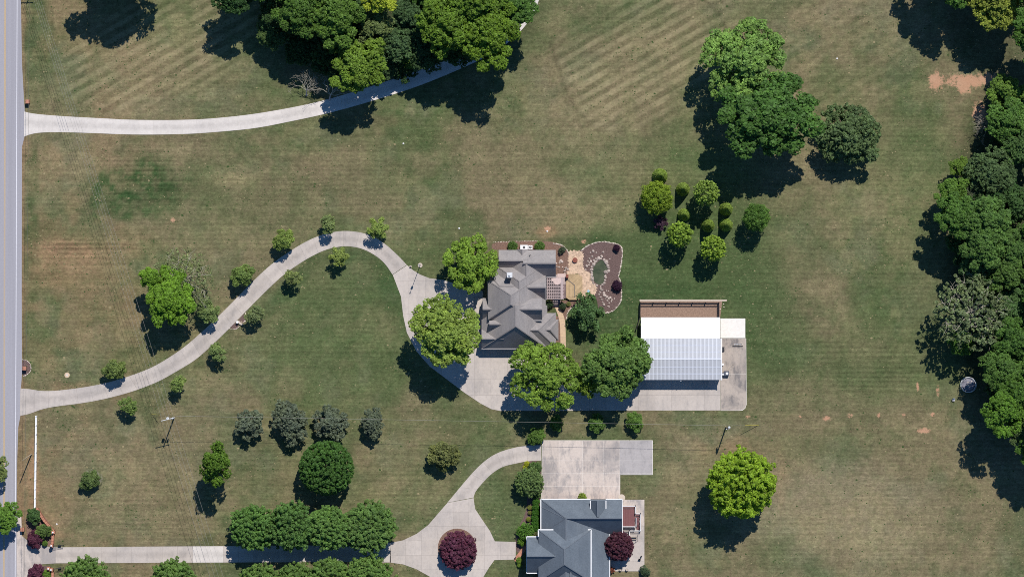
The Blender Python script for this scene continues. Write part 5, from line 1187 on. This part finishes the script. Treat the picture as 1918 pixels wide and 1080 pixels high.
# beds by the blue house
G = 'shrubs in the bed left of the blue grey house'
for a in [('shrub', 987, 868, 5.5, .7, (.26, .28, .02), 'upper yellow shrub at the top of the long bed'), ('shrub', 983, 875, 4.5, .6, (.24, .27, .02), 'left yellow shrub at the top of the long bed'), ('shrub', 989, 881, 5, .7, (.20, .26, .03), 'third yellow shrub just above the round tree in the bed'), ('shrub2', 1002, 875, 12, 1.4, (.045, .105, .02), 'dark green shrub in the top corner of the long bed'),
          ('shrub2', 1004, 925, 9, 1.4, (.045, .11, .02), 'dark shrub below the round tree in the bed'), ('shrub', 992, 950, 4.5, .6, (.15, .17, .04), 'upper small olive shrub beside the hedge'), ('shrub', 992.5, 959.5, 4, .5, (.14, .15, .04), 'middle small olive shrub beside the hedge'), ('shrub', 990, 972, 4.6, .6, (.16, .19, .03), 'lower small yellow shrub beside the hedge'),
          ('shrub2', 1000, 997, 8, .8, (.10, .12, .05), 'mottled olive shrub at the house corner'), ('shrub', 985, 995, 17, 1.5, (.05, .14, .014), 'large glossy green shrub by the house front'), ('shrub', 977, 1013, 8.5, 1.0, (.08, .19, .015), 'bright green shrub beside the brick path'), ('shrub2', 972, 1049, 6, .8, (.10, .20, .02), 'upper small lime shrub below the brick path'), ('shrub2', 973, 1057, 5, .6, (.10, .20, .02), 'lower small lime shrub below the brick path')]:
    T(*a, name='shrub', cat='shrub', group=G)
T('dome0', 991, 903, 26, 3, (.075, .145, .035), 'round pale green tree in the bed left of the court')
hd = empty('hedge', (0, 0, 0), 'narrow clipped green hedge along the blue grey house wall', 'hedge')
for q, (hx, hy) in enumerate([(1004, 940), (1004, 950), (1003.5, 960), (1003, 970), (1002.5, 980), (1004, 988)]):
    x, y, _ = W(hx, hy, 1.2); c = link('hedge_bush', TPL['shrub'][0], hd); c.location = (x, y, 1.1); c.scale = (.6, .62, .7); c.rotation_euler = (0, 0, q * 1.3); c.color = (.042, .12, .014, 1)
T('shrub2', 1091, 931, 8.5, 1.0, (.11, .19, .02), 'lime shrub against the top wall of the blue grey house', name='shrub', cat='shrub')
T('thin0', 1208, 1070, 11, 1.2, (.04, .08, .03), 'dark loose shrub at the lower right corner of the patio', name='shrub', cat='shrub'); T('small1', 1146, 1066, 6, .9, (.16, .05, .03), 'small rust red shrub at the patio lower left corner', name='shrub', cat='shrub')
for a in [('shrub', 960, 461, 10, 1.0, (.055, .13, .02), 'left green shrub beside the air conditioners'), ('shrub', 1011, 461, 10, 1.0, (.055, .13, .02), 'right green shrub beside the air conditioners'), ('thin1', 1053, 468, 7, .8, (.04, .07, .03), 'spiky dark plant in the north east house bed'),
          ('shrub2', 1028, 570, 8, .9, (.03, .065, .02), 'dark shrub left of the terrace steps'), ('shrub2', 1054, 573, 7, .9, (.03, .06, .02), 'dark shrub right of the terrace steps'), ('shrub', 1045, 651, 6, .9, (.035, .09, .02), 'dark green shrub at the lower right corner of the grey house'), ('shrub2', 1065, 569, 4.5, .4, (.14, .15, .05), 'low olive plant in the bed below the cedar deck')]:
    T(*a, name='shrub', cat='shrub')
# lower left corner
T('big2', 2, 968, 34, 6, (.075, .18, .02), 'bright green tree overhanging the road at lower left'); T('loose2', -8, 880, 26, 5, (.13, .21, .05), 'pale green tree just showing at the left edge over the road')
for a in [('small0', 62, 966, 14.5, 1.9, (.04, .10, .022), 'dark green bush below the end of the white fence', 'bush'), ('small2', 82, 993, 15, 1.9, (.06, .12, .022), 'olive green bush inside the bend of the brick wall', 'bush'), ('shrub', 84, 1017, 5.5, .8, (.07, .16, .02), 'tiny lime bush below the olive bush by the gate', 'bush'), ('shrub', 88, 1074, 9, 1.0, (.08, .18, .02), 'lime bush at the bottom edge beside the lower gate', 'bush')]:
    T(*a[:7], name='bush', cat='bush')
T('small0', 65, 1011, 16, 1.8, PUR, 'purple bush above the driveway at the lower left gate', name='purple_bush', cat='bush'); T('small2', 66, 1072, 17, 1.8, PUR, 'purple bush below the driveway at the lower left gate', name='purple_bush', cat='bush')
# top wood
G = 'trees of the wood at the top'
for a in [('big5', 438, -12, 42, 13, DRK, 'dark tree at the top edge, left end of the wood'), ('fine0', 508, 62, 31, 6, (.065, .135, .03), 'pale feathery tree at the left rim of the wood'), ('big0', 562, 14, 54, 15, (.05, .125, .015), 'green tree at the top edge above the deep shade'), ('big2', 630, 26, 57, 16, (.055, .13, .015), 'broad green tree left of the yellow one'),
          ('big1', 708, -4, 31, 17, YEL, 'yellow green tree at the top edge of the wood'), ('fine1', 700, 48, 37, 12, (.095, .16, .04), 'pale speckled tree below the yellow green one'), ('fine2', 565, 88, 38, 4.5, DRK, 'low dark tree sunk in the shade of the wood'), ('big4', 640, 76, 28, 12, (.055, .13, .015), 'green tree joining the bright rim tree of the wood'),
          ('big3', 672, 124, 53, 13, (.085, .175, .016), 'bright green tree at the wood rim above the driveway'), ('fine0', 742, 80, 38, 10, (.045, .105, .03), 'fine leaved dark green tree in the middle of the wood'), ('fine2', 768, 28, 38, 11, (.038, .09, .025), 'dark fine leaved tree right of the yellow one'), ('big5', 768, 112, 20, 6, (.08, .17, .02), 'small bright green tree above the middle of the driveway'),
          ('big5', 838, 40, 62, 16, (.075, .165, .013), 'bright green spreading tree left of the wood corner'), ('big2', 915, 62, 62, 16.5, (.08, .175, .012), 'bright green tree over the driveway at the right rim'), ('big0', 885, -5, 60, 18, (.07, .155, .013), 'bright green tree at the top edge above the driveway'), ('big4', 966, 10, 42, 14, (.05, .13, .018), 'mid green tree at the right end of the wood'),
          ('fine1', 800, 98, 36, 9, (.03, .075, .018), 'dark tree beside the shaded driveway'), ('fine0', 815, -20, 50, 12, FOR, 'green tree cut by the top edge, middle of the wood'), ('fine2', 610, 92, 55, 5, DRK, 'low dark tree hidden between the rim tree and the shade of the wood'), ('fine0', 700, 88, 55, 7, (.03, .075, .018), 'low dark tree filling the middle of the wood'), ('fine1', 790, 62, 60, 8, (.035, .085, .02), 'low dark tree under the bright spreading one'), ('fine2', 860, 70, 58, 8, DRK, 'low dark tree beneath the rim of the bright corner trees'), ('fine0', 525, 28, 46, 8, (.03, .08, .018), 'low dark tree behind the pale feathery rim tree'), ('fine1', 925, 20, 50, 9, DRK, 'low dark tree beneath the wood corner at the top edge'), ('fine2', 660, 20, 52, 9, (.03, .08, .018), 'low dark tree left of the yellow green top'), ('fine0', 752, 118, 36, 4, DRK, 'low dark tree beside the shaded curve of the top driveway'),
          ('fine2', 725, 125, 24, 6, (.04, .09, .025), 'dull green small tree right of the bright rim tree')]:
    T(*a, name='wood_tree', group=G)
T('big1', 232, -88, 80, 17, MID, 'tree beyond the top left edge whose shadow falls on the lawn', rz=2.2); T('big3', 480, -70, 60, 16, MID, 'tree beyond the top edge left of the wood')
# right wood
G = 'trees of the wood at the right'
for a in [('big2', 1868, 8, 52, 13, (.13, .20, .025), 'yellow green tree in the top right corner'), ('big0', 1795, -72, 78, 15, MID, 'tree beyond the top edge left of the yellow green corner tree'), ('big4', 1900, -90, 80, 18, MID, 'tree beyond the top right corner'), ('big3', 1955, 70, 60, 16, MID, 'tree beyond the right edge beside the corner shade'),
          ('big1', 1886, 170, 35, 7, (.075, .165, .02), 'bright tree right of the bare orange ground'), ('big5', 1886, 225, 46, 8, (.05, .13, .018), 'green tree next to the grey dead tree'), ('fine0', 1912, 275, 40, 9, (.045, .11, .022), 'mid green tree at the right edge under the dead tree'), ('fine1', 1800, 312, 21, 6, (.085, .18, .02), 'small bright feathery tree at the left rim of the right wood'),
          ('fine2', 1857, 328, 52, 10, (.055, .115, .032), 'broad dull green tree in the upper right wood'), ('big3', 1783, 358, 30, 9, (.065, .155, .018), 'bright small crown at the left rim above the deep shade'), ('fine0', 1828, 362, 19, 8, (.08, .12, .055), 'small greyish crown between larger green ones'), ('big0', 1793, 402, 42, 13, (.052, .135, .018), 'green clumped tree overhanging the shade at the rim'),
          ('big5', 1848, 408, 47, 14, (.055, .135, .022), 'clumped tree in the middle of the right wood'), ('big2', 1842, 455, 48, 14, (.055, .135, .022), 'large clumped tree below the middle of the right wood'), ('big1', 1906, 385, 38, 11, (.038, .10, .02), 'darker tree at the right edge above the middle'), ('big4', 1902, 462, 40, 12, (.05, .125, .02), 'green tree at the right edge of the wood middle'),
          ('fine1', 1832, 502, 34, 10, (.05, .12, .028), 'fine leaved tree above the pale branching tree'), ('big3', 1888, 508, 40, 11, (.055, .13, .02), 'green tree right above the pale branching tree'), ('fine2', 1893, 580, 40, 9, (.05, .12, .028), 'green tree right of the pale branching tree'), ('big5', 1803, 642, 26, 4, (.06, .15, .02), 'low bright tree under the pale branching tree'),
          ('big0', 1905, 640, 46, 12, (.045, .12, .016), 'tree at the right edge below the pale one'), ('big4', 1881, 690, 44, 12, (.05, .125, .018), 'tree overhanging the trampoline from the right'), ('big2', 1910, 735, 44, 14, (.05, .13, .015), 'tree at the right edge beside the trampoline shade'), ('big1', 1884, 768, 46, 14, (.06, .155, .014), 'bright tree at the lower end of the right wood'),
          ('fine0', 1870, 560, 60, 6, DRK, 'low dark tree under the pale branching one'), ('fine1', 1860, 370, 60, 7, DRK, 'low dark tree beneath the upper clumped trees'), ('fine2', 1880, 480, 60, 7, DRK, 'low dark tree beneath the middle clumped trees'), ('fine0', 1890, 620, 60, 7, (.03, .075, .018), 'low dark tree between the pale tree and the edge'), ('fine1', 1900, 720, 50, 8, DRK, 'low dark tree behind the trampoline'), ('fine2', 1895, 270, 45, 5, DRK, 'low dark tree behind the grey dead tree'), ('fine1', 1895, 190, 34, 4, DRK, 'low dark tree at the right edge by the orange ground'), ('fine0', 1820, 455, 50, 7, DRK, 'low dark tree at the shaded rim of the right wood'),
          ('fine0', 1918, 808, 30, 12, (.06, .12, .03), 'lowest tree of the right wood at the edge'), ('big5', 1968, 560, 55, 15, MID, 'tree beyond the right edge behind the middle'), ('big3', 1972, 800, 60, 17, MID, 'tree beyond the lower right edge'), ('big0', 1938, 840, 34, 13, MID, 'tree beyond the edge casting the lowest shadow'), ('big2', 1968, 420, 55, 15, MID, 'tree beyond the right edge in the upper half'), ('big4', 1965, 690, 50, 15, MID, 'tree beyond the right edge beside the trampoline tree')]:
    T(*a, name='wood_tree', group=G)
T('sparse0', 1822, 583, 74, 11, (.100, .165, .058), 'pale sparse tree with bare branches showing in the right wood', name='pale_tree')

# dead grey trees: recursive branching
def dead(px, py, r, h, label, seed, az, fan=1.2):
    rg = random.Random(seed); x, y, _ = W(px, py)
    r_ = empty('dead_tree', (x, y, 0), label, 'dead tree', 'leafless grey trees'); MB().tube([(0, 0, 0), (0, 0, .3)], [.26, .17], 8).make('root_flare', 'barkgrey', r_)
    def grow(mb, p, a, el, L, rad, lev):
        d = Vector((math.cos(a) * math.cos(el), math.sin(a) * math.cos(el), math.sin(el)))
        q = p + d * L; m = (p + q) / 2 + Vector((rg.uniform(-.1, .1), rg.uniform(-.1, .1), rg.uniform(-.03, .06))) * L
        mb.tube([p, m, q], [rad, rad * .85, rad * .65], 5 if lev < 3 else 3, False)
        if lev >= 6: return
        for k_ in range(2 if lev < 5 else 3):
            s_ = -1 if k_ % 2 else 1
            grow(mb, q if k_ != 1 else m, a + s_ * rg.uniform(.15, .75), max(-.1, el * .8 + rg.uniform(-.3, .35)), L * rg.uniform(.62, .88), max(.014, rad * .62), lev + 1)
    M_ = r / 8; t0 = Vector((math.cos(az) * .2 * M_, math.sin(az) * .2 * M_, h * .35)); MB().tube([(0, 0, .2), t0 * .5, t0], [.17, .14, .12], 7).make('trunk', 'barkgrey', r_)
    for q in range(5):
        mb = MB(); grow(mb, t0, az + fan * (q / 2 - 1) + rg.uniform(-.1, .1), .75 - .15 * abs(q - 2), M_ * .36, .085, 1); mb.make('limb', 'barkpale', r_)
dead(574, 178, 40, 6.5, 'left one of the two bare grey trees at the wood rim', 3, 1.45); dead(617, 188, 48, 7.5, 'right one of the two bare grey trees overhanging the driveway', 8, 1.25)
dead(1862, 242, 40, 4.5, 'bare grey tree beside the orange bare ground at right', 12, 2.9, .8); dead(174, 900, 22, 2.6, 'bare twiggy sapling behind the small tree in the lower left lawn', 17, 1.0)
